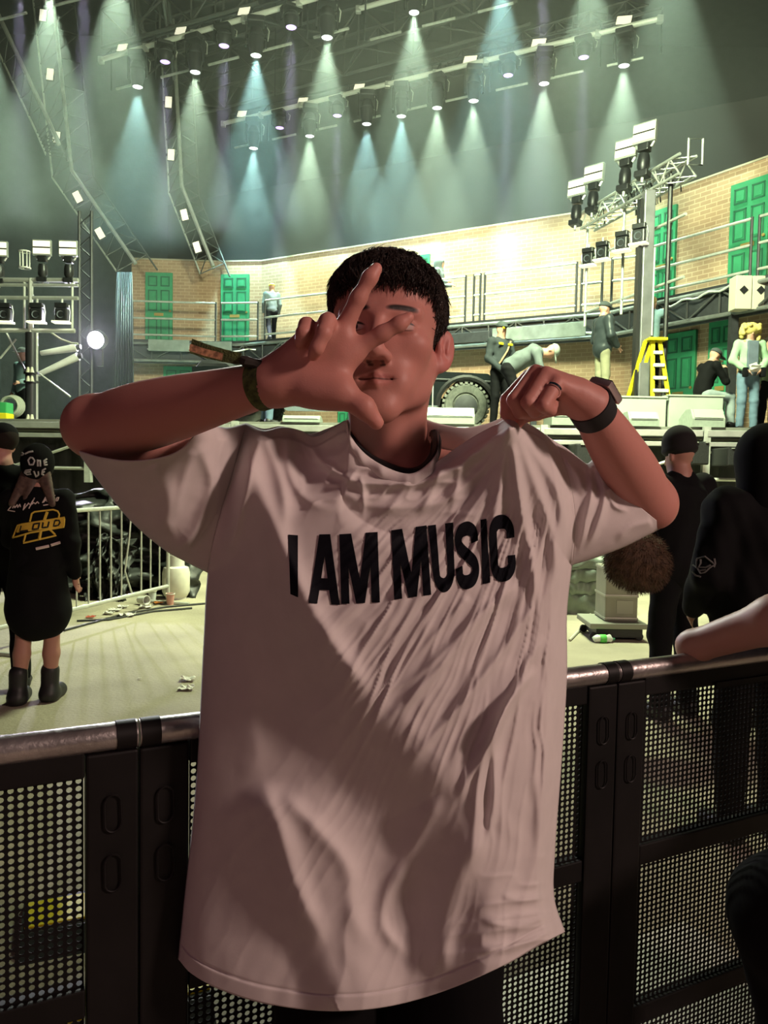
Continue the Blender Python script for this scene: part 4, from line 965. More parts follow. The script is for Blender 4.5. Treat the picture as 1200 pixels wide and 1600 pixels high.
TEE = mat('white_cotton', (0.66, 0.61, 0.60), 0.9, 0, 0.03, 30, 0.05, 900, spec=0.15)
PINCH = (797, 662)
FOLDS = [  # points, right width, height(m), left width, taper
    # large diagonal edge from his right shoulder down to the belly
    ([(372, 672), (398, 750), (440, 850), (490, 960), (560, 1065), (585, 1110)], 34, .016, 22, (.1, .2)),
    # fan from the pinched shoulder
    ([(797, 665), (772, 735), (735, 800), (690, 850)], 14, .013, 18, (0, .5)), ([(795, 672), (784, 740), (770, 810), (735, 900)], 12, .012, 12, (0, .5)),
    ([(799, 672), (806, 750), (822, 830), (838, 930), (842, 1010)], 13, .014, 10, (0, .4)), ([(803, 670), (838, 760), (866, 850), (882, 960), (880, 1080)], 16, .014, 12, (0, .3)),
    ([(805, 668), (850, 730), (885, 800), (893, 870)], 14, .010, 14, (0, .3)), ([(790, 668), (748, 705), (700, 738), (650, 757)], 12, .016, 14, (0, .3)),
    ([(795, 668), (752, 735), (700, 780), (640, 800)], 10, .008, 12, (.05, .5)), ([(800, 690), (815, 780), (800, 860), (780, 930)], 9, .007, 9, (.1, .5)),
    # folds under the lettering converging to the lower left
    ([(812, 905), (760, 960), (690, 1040), (610, 1120), (560, 1150)], 14, .009, 10, (.1, .4)), ([(838, 940), (790, 1010), (730, 1090), (660, 1170), (620, 1230)], 12, .010, 9, (.1, .4)),
    ([(780, 930), (720, 990), (660, 1050), (590, 1090)], 9, .006, 8, (.1, .4)), ([(735, 930), (690, 980), (640, 1040)], 8, .005, 7, (.1, .4)),
    ([(850, 990), (808, 1070), (770, 1150), (730, 1220), (690, 1290)], 11, .010, 8, (.1, .4)), ([(700, 900), (660, 990), (620, 1070)], 7, .004, 7, (.1, .5)),
    ([(840, 1040), (790, 1110), (752, 1200), (742, 1290), (735, 1360)], 10, .012, 8, (.1, .4)), ([(815, 1060), (775, 1140), (772, 1200), (770, 1270), (748, 1350)], 8, .014, 8, (.2, .4)),
    ([(880, 1080), (866, 1200), (862, 1300), (866, 1400)], 12, .009, 10, (.1, .3)), ([(858, 1060), (838, 1180), (840, 1290), (826, 1390)], 10, .006, 9, (.2, .4)),
    # left shoulder and sleeve side
    ([(372, 668), (388, 735), (372, 815), (352, 880)], 8, .007, 8, (.05, .3)), ([(412, 676), (432, 730), (445, 790), (440, 850)], 16, .011, 12, (.1, .5)),
    ([(452, 672), (452, 735), (480, 780), (530, 800)], 12, .010, 12, (.1, .4)), ([(480, 682), (505, 725), (560, 752), (640, 756), (690, 738)], 9, .010, 9, (.15, .2)),
    ([(562, 742), (568, 775), (566, 812)], 5, .005, 5, (.1, .4)), ([(520, 760), (580, 790), (660, 790), (720, 765)], 12, .006, 12, (.2, .4)),
    ([(640, 745), (620, 780), (590, 815)], 8, .005, 8, (.1, .4)), ([(690, 730), (672, 775), (650, 812)], 8, .006, 8, (.1, .4)), ([(720, 725), (712, 770), (700, 815)], 8, .006, 8, (.1, .5)),
    # lower left wedge and belly hollow
    ([(402, 1215), (432, 1290), (455, 1370), (490, 1450), (520, 1500)], 60, .020, 26, (.15, .35)), ([(430, 1235), (500, 1300), (545, 1360), (552, 1430), (590, 1500)], 26, .012, 20, (.15, .3)),
    ([(640, 1340), (605, 1400), (600, 1450), (640, 1500)], 16, .009, 14, (.2, .3)), ([(770, 1290), (710, 1380), (690, 1470), (700, 1540)], 34, .012, 26, (.2, .2)),
    ([(690, 1240), (640, 1330), (600, 1390)], 20, .006, 16, (.2, .4)), ([(780, 1400), (820, 1405), (868, 1392)], 8, .005, 9, (.2, .2)), ([(750, 1440), (810, 1446), (872, 1425)], 9, .006, 9, (.2, .2)),
    ([(740, 1490), (810, 1478), (876, 1446)], 7, .005, 7, (.2, .1)), ([(845, 1330), (868, 1370), (862, 1400), (880, 1440)], 8, .007, 8, (.1, .2)),
    ([(318, 1000), (312, 1200), (296, 1400)], 30, .004, 20, (.2, .2)), ([(345, 880), (380, 1000), (395, 1150), (400, 1260)], 40, .006, 26, (.2, .3)),
]
def big_form(px, py):
    """broad drape of the pulled-up shirt, metres towards the viewer"""
    d, s, t = poly_dist(px, py, [(330, 600), (398, 790), (460, 930), (570, 1090), (700, 1230), (760, 1420), (780, 1700)])
    q = d * s                                    # positive on the upper right
    f = 0.056 * sstep(-125, 22, q) - 0.00006 * np.clip(q, 0, 250)
    d2, s2, t2 = poly_dist(px, py, [(385, 1180), (440, 1300), (470, 1420), (520, 1560)])
    f += 0.020 * sstep(-50, 20, d2 * s2) * sstep(1210, 1330, py) * (1 - sstep(40, 130, d2 * s2))
    f += 0.075 * np.exp(-(((px - PINCH[0]) / 62) ** 2 + ((py - PINCH[1]) / 85) ** 2))
    return f
def wrinkles(px, py):
    # fine stretched creases running from the pinched shoulder to the lower left
    ang = np.arctan2(py - 560, px - 905); r_ = np.hypot(py - 560, px - 905)
    m1 = sstep(420, 640, px + 0.35 * (py - 900)) * sstep(720, 880, py) * (1 - 0.6 * sstep(1250, 1420, py))
    n1 = vnoise(ang * 26 + 0.5 * vnoise(px / 110, py / 110, 9), r_ / 330, 1); n2 = vnoise(ang * 52 + .7 * vnoise(px / 70, py / 70, 4), r_ / 150, 2)
    dq, sq, _t = poly_dist(px, py, [(330, 600), (398, 790), (460, 930), (570, 1090), (700, 1230), (760, 1420)]); m1 = m1 * (0.25 + 0.75 * np.maximum(sstep(-40, 30, dq * sq), 0.6 * sstep(1300, 1400, py)))
    f = m1 * (0.0040 * (1 - np.abs(n1) * 2) + 0.0023 * (1 - np.abs(n2) * 2))
    m2 = (1 - m1)
    f += m2 * 0.0030 * vnoise(px / 75 + py / 300, py / 190, 5) + 0.0010 * vnoise(px / 24, py / 30, 6) * (0.3 + 0.7 * m1)
    m3 = sstep(1330, 1430, py) * sstep(680, 780, px)
    f += m3 * 0.0032 * (1 - 2 * np.abs(vnoise(px / 60, py / 22 + px / 180, 7)))
    m4 = sstep(640, 680, py) * (1 - sstep(760, 830, py)) * sstep(430, 500, px) * (1 - sstep(720, 780, px))
    f += m4 * 0.0040 * (1 - 2 * np.abs(vnoise(px / 34 + py / 60, py / 24, 8)))
    return f
NU, NV = 250, 400
t_top = [(385, 661), (412, 672), (440, 667), (468, 672), (492, 682), (520, 668), (543, 657), (549, 684), (572, 712), (606, 733), (640, 742), (664, 733), (688, 718), (712, 700), (745, 679), (775, 663), (797, 652), (830, 664), (868, 690)]
t_left = [(385, 661), (366, 730), (345, 800), (325, 890), (318, 1000), (312, 1120), (304, 1250), (288, 1400), (278, 1498)]
t_right = [(868, 690), (889, 745), (899, 815), (894, 880), (886, 960), (886, 1060), (877, 1200), (868, 1320), (866, 1400), (883, 1456)]
t_bot = [(278, 1498), (300, 1522), (345, 1546), (420, 1569), (510, 1580), (600, 1574), (690, 1550), (780, 1512), (840, 1478), (883, 1456)]
px, py, u, v = coons(t_top, t_bot, t_left, t_right, NU, NV)
LCU, RCU = curve(t_left, NV), curve(t_right, NV)
KL, KR = int(np.argmax(LCU[:, 1] >= 895)), int(np.argmax(RCU[:, 1] >= 882))
def seam(w): return 0.060 * np.sqrt(np.clip(1 - (2 * w - 1) ** 2, 0, 1)) ** 0.85
vv_ = np.linspace(0, 1, NV); SEAML = np.where(np.arange(NV) <= KL, seam(np.arange(NV) / KL), 0); SEAMR = np.where(np.arange(NV) <= KR, seam(np.arange(NV) / KR), 0)
def front_depth(px, py, u, v):
    side = np.sqrt(np.clip(1 - (2 * u - 1) ** 2, 0, 1)) ** 0.9
    collar = sstep(0.10, 0.34, u) * (1 - sstep(0.62, 0.98, u))
    grow = np.maximum(sstep(-0.02, 0.16, v), 0.88 * collar)
    Y = 1.150 - (0.090 + 0.016 * sstep(0.8, 1.0, v)) * side * grow
    lo = 1.150 - SEAML[:, None]; hi = 1.150 - SEAMR[:, None]; wl_ = 1 - sstep(0, 0.16, u); wr_ = sstep(0.84, 1, u)
    Y = np.minimum(Y, lo * wl_ + 9 * (wl_ <= 0) + Y * (1 - wl_)); Y = np.minimum(Y, hi * wr_ + 9 * (wr_ <= 0) + Y * (1 - wr_))
    edge = sstep(0, 0.05, u) * (1 - sstep(0.95, 1, u))
    f = big_form(px, py) * edge * np.where(v < .02, .9, 1)
    for pts, w, h, wl, tp in FOLDS: f = f + ridge(px, py, pts, w, h, wl, tp) * edge
    f = f + wrinkles(px, py) * edge
    f = f + 0.0012 * (sstep(0.968, 0.972, v) - 2 * np.exp(-((v - 0.970) / 0.0022) ** 2))
    return Y - f
Yf = front_depth(px, py, u, v)
Yside = np.full((NV, 2), 1.150)
PF = ats(px, py, Yf)
t_topb = [(385, 661), (412, 670), (440, 666), (480, 678), (515, 668), (545, 655), (575, 648), (612, 645), (650, 649), (680, 660), (722, 668), (760, 662), (797, 650), (830, 664), (868, 690)]
NB = 60
pxb, pyb, ub, vb = coons(t_topb, t_bot, t_left, t_right, NB, NV)
sideb = np.sqrt(np.clip(1 - (2 * ub - 1) ** 2, 0, 1))
Yb = Yside[:, :1] * (1 - ub) + Yside[:, 1:] * ub + 0.075 * sideb * sstep(-0.01, 0.10, vb) * (1 - 0.35 * (1 - ub))
PB = ats(pxb, pyb, Yb)
Vt = np.concatenate([PF.reshape(-1, 3), PB.reshape(-1, 3)]); Qt = np.concatenate([grid_faces(NV, NU), grid_faces(NV, NB, NV * NU, True)])
tee = np_mesh('tshirt', Vt, Qt, TEE, hero); tee['label'] = 'oversized white t-shirt with big black lettering'
tee.modifiers.new('thickness', 'SOLIDIFY').thickness = 0.0016; tee.modifiers[0].offset = -1

def sleeve(top, bottom, left, right, ymid, bulge, folds, nu, nv, seed, fade):
    px, py, u, v = coons(top, bottom, left, right, nu, nv)
    prof = np.sqrt(np.clip(1 - (2 * v - 1) ** 2, 0, 1)) ** 0.85; Y0 = ymid(u, v)
    f = 0
    for pts, w, h, wl, tp in folds: f = f + ridge(px, py, pts, w, h, wl, tp)
    f = f + 0.0016 * vnoise(px / 40, py / 60, seed) + 0.0008 * vnoise(px / 18, py / 22, seed + 1)
    Yf_ = Y0 - bulge(u) * prof - f * np.clip(prof * 1.6, 0, 1) * fade(u); Yb_ = Y0 + bulge(u) * 0.8 * prof
    V_ = np.concatenate([ats(px, py, Yf_).reshape(-1, 3), ats(px, py, Yb_).reshape(-1, 3)])
    o = np_mesh('sleeve', V_, np.concatenate([grid_faces(nv, nu), grid_faces(nv, nu, nu * nv, True)]), TEE, tee)
    o.modifiers.new('thickness', 'SOLIDIFY').thickness = 0.0016; o.modifiers[0].offset = -1
    return px, py, u, v, Yf_
sleeve([(309, 674), (330, 664), (355, 668), (385, 661)], [(119, 704), (160, 760), (205, 815), (255, 858), (290, 878), tuple(LCU[KL])],
       [(309, 674), (285, 702), (252, 716), (205, 721), (160, 716), (119, 704)], [tuple(p) for p in LCU[:KL + 1:8]] + [tuple(LCU[KL])],
       lambda u, v: 1.02 + 0.130 * u + 0.02 * v * (1 - u), lambda u: 0.060 + 0 * u,
       [([(312, 690), (330, 760), (300, 840), (262, 855)], 16, .012, 10, (.1, .2)), ([(355, 672), (340, 740), (348, 800), (335, 860)], 12, .010, 10, (.1, .3)),
        ([(300, 700), (285, 760), (268, 820)], 14, .008, 10, (.1, .3)), ([(380, 680), (368, 760), (340, 850)], 7, .006, 7, (.1, .2)), ([(240, 722), (262, 770), (262, 840)], 20, .010, 14, (.1, .2))], 110, 110, 20, lambda u: 1 - sstep(0.85, 1, u))
sleeve([(868, 690), (885, 700), (905, 716), (918, 724), (930, 713)], [tuple(RCU[KR]), (930, 872), (975, 855), (1010, 838), (1038, 823)],
       [tuple(p) for p in RCU[:KR + 1:8]] + [tuple(RCU[KR])], [(930, 713), (940, 738), (965, 765), (1000, 792), (1038, 823)],
       lambda u, v: 1.150 + 0.025 * u, lambda u: 0.060 + 0 * u,
       [([(920, 722), (925, 770), (905, 850), (896, 876)], 9, .012, 7, (.1, .3)), ([(935, 730), (945, 775), (930, 830), (910, 865)], 8, .010, 7, (.1, .3)),
        ([(950, 760), (960, 790), (985, 800)], 6, .006, 6, (.1, .3)), ([(880, 715), (905, 745), (912, 780)], 8, .008, 8, (.1, .3)), ([(1020, 815), (985, 825), (960, 850)], 9, .005, 9, (.1, .3))], 100, 100, 30, lambda u: sstep(0, 0.15, u))
# ribbed collar
cl = curve([(541, 655), (549, 686), (572, 714), (606, 735), (640, 744), (666, 731), (684, 706), (684, 664)], 60)
def tee_Y(x, y):
    gx, gy, gY = px.ravel(), py.ravel(), Yf.ravel(); out = np.empty(len(x))
    for i in range(len(x)):
        d2 = (gx - x[i]) ** 2 + (gy - y[i]) ** 2; j = np.argpartition(d2, 4)[:4]; w = 1 / (d2[j] + 0.05); out[i] = (gY[j] * w).sum() / w.sum()
    return out
cY = tee_Y(cl[:, 0], cl[:, 1] + 4); wt = sstep(0.74, 1.0, np.linspace(0, 1, 60)); cY = cY * (1 - wt) + 1.125 * wt; mbc = MB(); ringn = 8; vs_, fs_ = [], []
for i in range(60):
    for k in range(ringn):
        a = 2 * math.pi * k / ringn; q = at(cl[i, 0], cl[i, 1] + 7 + 11 * math.sin(a), cY[i] - 0.0050 - 0.005 * math.cos(a)); vs_.append(q)
fs_ = [(i * ringn + k, i * ringn + (k + 1) % ringn, (i + 1) * ringn + (k + 1) % ringn, (i + 1) * ringn + k) for i in range(59) for k in range(ringn)]
raw('collar', vs_, fs_, TEE, tee, True)
# black undershirt neckline
us = curve([(543, 668), (553, 692), (580, 715), (622, 733), (648, 735), (666, 725), (679, 706), (682, 684)], 40)
front = [at(us[i, 0], us[i, 1] + 4, 1.135 - 0.070 * math.sin(math.pi * i / 39) ** 0.6) for i in range(40)]
backl = [at(*q) for q in ((678, 676, 1.165), (655, 676, 1.195), (612, 676, 1.21), (570, 676, 1.195), (549, 672, 1.165))]
MB().path(front + backl, 0.0078, 8, True).build('undershirt_neckline', BLACK, hero, True)

# lettering printed on the shirt
PRINT = mat('black_print', (0.004, 0.0045, 0.008), 0.7, spec=0.12)
def stroke(pts, wx, wy):
    P = np.array(smooth_poly(pts, 7)); d = np.gradient(P, axis=0); n = np.stack([-d[:, 1], d[:, 0]], 1); n /= np.linalg.norm(n, axis=1)[:, None]; n *= np.array((wx, wy))
    return [(tuple(p + q), tuple(p - q)) for p, q in zip(P, n)]
Lt = {'I': [[((0, 0), (1, 0)), ((0, 1), (1, 1))]],
      'A': [[((0, 0), (.28, 0)), ((.31, 1), (.60, 1))], [((.72, 0), (1, 0)), ((.40, 1), (.69, 1))], [((.18, .20), (.82, .20)), ((.23, .37), (.77, .37))]],
      'M': [[((0, 0), (.215, 0)), ((0, 1), (.215, 1))], [((.785, 0), (1, 0)), ((.785, 1), (1, 1))], [((.385, 0), (.60, 0)), ((.06, 1), (.31, 1))], [((.40, 0), (.615, 0)), ((.69, 1), (.94, 1))]],
      'U': [stroke([(.16, 1), (.16, .6), (.16, .28), (.27, .15), (.5, .105), (.73, .15), (.84, .28), (.84, .6), (.84, 1)], .16, .105)],
      'C': [stroke([(.84, .64), (.83, .78), (.70, .87), (.5, .895), (.30, .87), (.17, .76), (.16, .5), (.17, .24), (.30, .13), (.5, .105), (.70, .13), (.83, .22), (.84, .38)], .155, .105)],
      'S': [stroke([(.85, .68), (.82, .82), (.66, .885), (.48, .895), (.28, .86), (.17, .76), (.20, .65), (.36, .56), (.62, .46), (.80, .37), (.84, .25), (.72, .14), (.5, .105), (.30, .12), (.18, .20), (.15, .34)], .15, .105)]}
def Z4(x, y): return (280 + x / 1.9355, 640 + y / 1.9355)
QUADS = [('I', (330, 378), (359, 380), (359, 568), (336, 558)), ('A', (396, 378), (484, 376), (486, 591), (391, 585)), ('M', (484, 377), (600, 370), (607, 583), (490, 588)),
         ('M', (641, 365), (748, 350), (762, 560), (650, 575)), ('U', (752, 351), (828, 341), (834, 545), (774, 560)), ('S', (830, 344), (902, 334), (910, 537), (838, 548)),
         ('I', (911, 333), (929, 330), (941, 523), (917, 528)), ('C', (934, 322), (1010, 314), (1021, 515), (943, 526))]
for ch, TL, TR, BR, BL in QUADS:
    TL, TR, BR, BL = [np.array(Z4(*p)) for p in (TL, TR, BR, BL)]; pts, faces = [], []
    for strip in Lt[ch]:
        # resample every strip finely along and across
        rows = []
        for (a0, b0), (a1, b1) in zip(strip, strip[1:]):
            L = max(math.hypot(a1[0] - a0[0], (a1[1] - a0[1]) * 2), .01); n = max(1, int(L * 26))
            for k in range(n): t = k / n; rows.append((np.array(a0) * (1 - t) + np.array(a1) * t, np.array(b0) * (1 - t) + np.array(b1) * t))
        rows.append((np.array(strip[-1][0]), np.array(strip[-1][1]))); m_ = 9; k0 = len(pts)
        for a, b_ in rows:
            for j in range(m_):
                x, y = a * (1 - j / (m_ - 1)) + b_ * (j / (m_ - 1)); pts.append((BL * (1 - x) + BR * x) * (1 - y) + (TL * (1 - x) + TR * x) * y)
        for i in range(len(rows) - 1):
            for j in range(m_ - 1): q = k0 + i * m_ + j; faces.append((q, q + 1, q + m_ + 1, q + m_))
    P = np.array(pts); Yl = tee_Y(P[:, 0], P[:, 1]) - 0.0014
    np_mesh('print_letter', ats(P[:, 0], P[:, 1], Yl), np.array(faces), PRINT, tee)

# trousers
tr_ = SDF((-0.26, 1.0, 0.0), (0.30, 1.34, 1.06), 0.008)
for s in (-1, 1):
    tr_.cap((0.02 + s * 0.096, 1.168, 0.88), (0.02 + s * 0.096, 1.160, 0.55), 0.080, 0.088, 0.05); tr_.cap((0.02 + s * 0.096, 1.160, 0.55), (0.02 + s * 0.12, 1.16, 0.06), 0.088, 0.07, 0.03)
tr_.ell((0.02, 1.165, 0.92), (0.185, 0.078, 0.13), k=0.05); tr_.noise(0.004, 28, 2)
tr_.build('trousers', mat('black_cotton', (0.004, 0.004, 0.0045), 0.9, spec=0.1), hero)
for s in (-1, 1):
    sh = SDF((0.02 + s * 0.12 - 0.09, 0.92, -0.02), (0.02 + s * 0.12 + 0.09, 1.30, 0.16), 0.007)
    sh.cap((0.02 + s * 0.12, 1.20, 0.055), (0.02 + s * 0.13, 1.02, 0.042), 0.048, 0.038, 0.02); sh.cut((0, 0, 0.004), (0, 0, -1)); sh.build('shoe', BLACK, hero)

# wristwatch
ax = elL - wrL; ax /= np.linalg.norm(ax); wc = wrL + ax * 0.008
rot3 = Vector(ax).to_track_quat('Z', 'Y').to_matrix(); ww = empty('wristwatch', (0, 0, 0)); ww.parent = hero; ww.location = Vector(wc) - hero.location
MB().lathe([(0.0275, -0.0135), (0.0300, -0.0125), (0.0300, 0.0125), (0.0275, 0.0135)], wc, 40, ax).build('strap', mat('black_strap', (0.008, 0.008, 0.009), 0.6), ww, True)
od = A3(958, 612, 1.04) - wc; od -= ax * (od @ ax); od /= np.linalg.norm(od); td = np.cross(ax, od)
rc = Matrix((Vector(td), Vector(ax), Vector(od))).transposed()
MB().box(Vector(wc + od * 0.0325), (0.034, 0.040, 0.010), rot=rc, bev=0.004).build('case', mat('rose_silver', (0.62, 0.52, 0.52), 0.3, 0.7), ww, True)
MB().box(Vector(wc + od * 0.038), (0.029, 0.035, 0.003), rot=rc, bev=0.001).build('glass', mat('black_glass', (0.006, 0.006, 0.007), 0.08), ww)
# finger ring
pa, pb = A3(870, 599, .984), A3(849, 634, .958); rd = pb - pa; rd /= np.linalg.norm(rd)
MB().lathe([(0.0100, -0.0022), (0.0116, -0.0020), (0.0116, 0.0020), (0.0100, 0.0022)], pa + rd * 0.014, 24, rd).build('finger_ring', mat('polished_silver', (0.8, 0.8, 0.8), 0.12, 1.0), hero, True)
# festival wristband with its tied tail
wa = wrR - elR; wa /= np.linalg.norm(wa); bc = wrR - wa * 0.008
WB = mat('green_woven_band', (0.085, 0.11, 0.03), 0.85, 0, 0.6, 120, 0.4, 500)
wb = empty('wristband', (0, 0, 0)); wb.parent = hero; wb.location = Vector(bc) - hero.location
MB().lathe([(0.0262, -0.0105), (0.0300, -0.0100), (0.0292, 0.0100), (0.0255, 0.0105)], bc, 36, wa).build('band', WB, wb, True)
MB().path([at(x, y, Y) for x, y, Y in ((413, 576, .893), (404, 570, .884), (395, 567, .880), (384, 565, .879), (376, 561, .879))], [.0045, .007, .0055, .007, .0045], 8).build('knot', mat('dark_knot', (0.02, 0.016, 0.012), 0.8), wb, True)
tl = [(376, 561), (350, 556), (322, 549), (298, 541)]; vs_ = []
for i, (x, y) in enumerate(tl):
    for (dx, dy, dY) in ((2, -9 - i, -.001), (-2, 9 + i * 0.6, -.001), (-2, 9 + i * 0.6, .001), (2, -9 - i, .001)): vs_.append(at(x + dx, y + dy, .879 + .004 * i + dY))
raw('tail', vs_, [(i * 4 + k, i * 4 + (k + 1) % 4, i * 4 + 4 + (k + 1) % 4, i * 4 + 4 + k) for i in range(3) for k in range(4)] + [(0, 1, 2, 3), (12, 13, 14, 15)], WB, wb)
vs_ = [at(x + dx, y + dy, .8795 + .0035 * i - 0.0035) for i, (x, y) in enumerate(tl[1:]) for dx, dy in ((-1, -4), (-3, 7))]
raw('tail_print', vs_, [(0, 1, 3, 2), (2, 3, 5, 4)], mat('orange_print', (0.55, 0.30, 0.16), 0.8, 0, 0.6, 200), wb)
# ------------------------------------------------------------------ other people
def pm(name, c, rough=0.85, **k): return mat(name, c, rough, noise=0.12, nscale=9, spec=0.15, **k)
PSKIN = mat('crew_skin', (0.50, 0.27, 0.19), 0.55)
BASE = dict(pelvis=(0, 0, .93), belly=(0, .01, 1.10), chest=(0, .01, 1.32), neck=(0, 0, 1.47), head=(0, .02, 1.60), sl=(-.18, 0, 1.41), sr=(.18, 0, 1.41), el=(-.235, -.02, 1.13), er=(.235, -.02, 1.13),
            wl=(-.225, .07, .90), wr=(.225, .07, .90), hl=(-.09, 0, .90), hr=(.09, 0, .90), kl=(-.10, .02, .50), kr=(.10, .02, .50), al=(-.11, -.01, .09), ar=(.11, -.01, .09))
def person(loc, H, face, label, pose=None, top=None, bottom=None, shoes=BLACK, hat=None, hatm=None, hair=None, h=0.016, puff=1.0, bare_legs=False, skirt=None, group=None, short=False, skin=None, hair_long=False):
    """loc = feet on what carries them; face = heading in degrees (0 looks away from the camera, 180 at it)"""
    J_ = dict(BASE); J_.update(pose or {}); s = H / 1.73; J_ = {k: np.array(v) * s for k, v in J_.items()}
    root = empty('person', (0, 0, 0), label, 'person', group); A = np.array(list(J_.values())); lo, hi = A.min(0) - .30, A.max(0) + .34; lo[2] = min(lo[2], -0.05)
    def hand(S, w, e):
        d = (w - e) / (np.linalg.norm(w - e) + 1e-9); n_ = np.cross(d, (0.3, 0.9, 0.2)); n_ /= np.linalg.norm(n_) + 1e-9; q = w + d * .085 * s
        S.cap(w, w + d * .07 * s, .030 * s, .034 * s, .02, flat=(n_, .6)); t_ = np.cross(n_, d)
        for f in (-1.5, -.5, .5, 1.5): S.cap(q + t_ * f * .016 * s, q + t_ * f * .018 * s + d * (.075 - .012 * abs(f)) * s + n_ * .02 * s, .010 * s, .008 * s, .004)
        S.cap(w + d * .02 * s + t_ * .03 * s, w + d * .075 * s + t_ * .055 * s, .012 * s, .009 * s, .008)
    B = SDF(lo, hi, h); hd = J_['head']; nk = J_['neck']; up = hd - nk; up /= np.linalg.norm(up); fw = np.array((pose or {}).get('look', (0, 1, 0)), float); fw -= up * (fw @ up); fw /= np.linalg.norm(fw); rt = np.cross(fw, up); HRt = np.stack([rt, fw, up], 1)
    B.ell(hd + up * .035 * s - fw * .01 * s, (.077 * s, .095 * s, .090 * s), HRt, .0); B.ell(hd + fw * .030 * s - up * .045 * s, (.058 * s, .062 * s, .075 * s), HRt, .03 * s)
    B.cap(hd + fw * .10 * s + up * .005 * s, hd + fw * .112 * s - up * .03 * s, .010 * s, .014 * s, .01)
    for q in (-1, 1): B.ell(hd + rt * q * .08 * s - fw * .01 * s - up * .01 * s, (.012 * s, .02 * s, .032 * s), HRt, .008)
    B.cap(hd - up * .03 * s, nk - up * .03 * s, .055 * s, .062 * s, .03)
    B.cap(nk, J_['chest'], .07 * s, .10 * s, .04); B.cap(J_['chest'], J_['pelvis'], .10 * s, .10 * s, .04)
    for q in 'lr':
        B.cap(J_['s' + q], J_['e' + q], .042 * s, .036 * s, .03); B.cap(J_['e' + q], J_['w' + q], .038 * s, .026 * s, .02); B.cap(J_['chest'], J_['s' + q], .06 * s, .045 * s, .03); hand(B, J_['w' + q], J_['e' + q])
        B.cap(J_['pelvis'], J_['h' + q], .08 * s, .075 * s, .03); B.cap(J_['h' + q], J_['k' + q], .070 * s, .052 * s, .03); B.cap(J_['k' + q], J_['k' + q] * .6 + J_['a' + q] * .4, .052 * s, .056 * s, .02); B.cap(J_['k' + q] * .6 + J_['a' + q] * .4, J_['a' + q], .056 * s, .036 * s, .02)
    B.build('body', skin or PSKIN, root)
    T_ = SDF(lo, hi, h); p_ = puff
    T_.cap(nk - up * .055 * s, J_['chest'], .10 * s, .150 * s * p_, .04, flat=((0, 1, 0), .78)); T_.cap(J_['chest'], J_['belly'], .155 * s * p_, .150 * s * p_, .04, flat=((0, 1, 0), .78)); T_.cap(J_['belly'], J_['pelvis'] + (J_['belly'] - J_['pelvis']) * .15, .150 * s * p_, .160 * s * p_, .04, flat=((0, 1, 0), .82))
    T_.cap(nk - up * .045 * s + fw * .01, nk - up * .01 * s, .078 * s, .070 * s, .02)
    for q in 'lr':
        T_.cap(J_['chest'] + up * .05 * s, J_['s' + q], .08 * s, .070 * s * p_, .04); e_ = J_['s' + q] + (J_['e' + q] - J_['s' + q]) * .55
        if short: T_.cap(J_['s' + q], e_, .070 * s * p_, .066 * s * p_, .03)
        else: T_.cap(J_['s' + q], J_['e' + q], .070 * s * p_, .060 * s * p_, .03); T_.cap(J_['e' + q], J_['w' + q], .060 * s * p_, .046 * s * p_, .03)
    T_.noise(.006 * s * p_, 30 / s, len(label)); jk = T_.build('jacket', top, root)
    if bottom is not None:
        P_ = SDF(lo, hi, h); P_.ell(J_['pelvis'] * .5 + (J_['hl'] + J_['hr']) * .25, (.165 * s, .120 * s, .13 * s), None, .04)
        for q in 'lr': P_.cap(J_['h' + q], J_['k' + q], .092 * s, .072 * s, .04); P_.cap(J_['k' + q], J_['a' + q] + np.array((0, 0, .0)), .072 * s, .060 * s, .03)
        P_.noise(.005 * s, 26 / s, len(label) + 1); P_.build('trousers', bottom, root)
    if skirt is not None:
        P_ = SDF(lo, hi, h); P_.cap(J_['pelvis'] + np.array((0, 0, .12 * s)), J_['pelvis'] * .35 + (J_['kl'] + J_['kr']) * .325, .175 * s, .225 * s, .03, flat=((0, 1, 0), .75)); P_.cut((0, 0, J_['kl'][2] - .14 * s), (0, 0, -1)); P_.noise(.008 * s, 18, 3); P_.build('skirt', skirt, root)
    for q in 'lr':
        a = J_['a' + q]; S_ = SDF(a - .2, a + .26, h * .8); S_.cap(a + np.array((0, 0, .12 * s if bare_legs else .0)), a + np.array((0, -.01, -.03)), .062 * s if bare_legs else .05 * s, .058 * s, .02); f_ = 1.35 if bare_legs else 1.0; S_.cap(a + np.array((0, -.03, -.045)) * s, a + np.array((.015 if q == 'r' else -.015, .14, -.055)) * s, .05 * s * f_, .042 * s * f_, .03)
        S_.cut((0, 0, a[2] - .088 * s), (0, 0, -1)); S_.build('shoe', shoes, root)
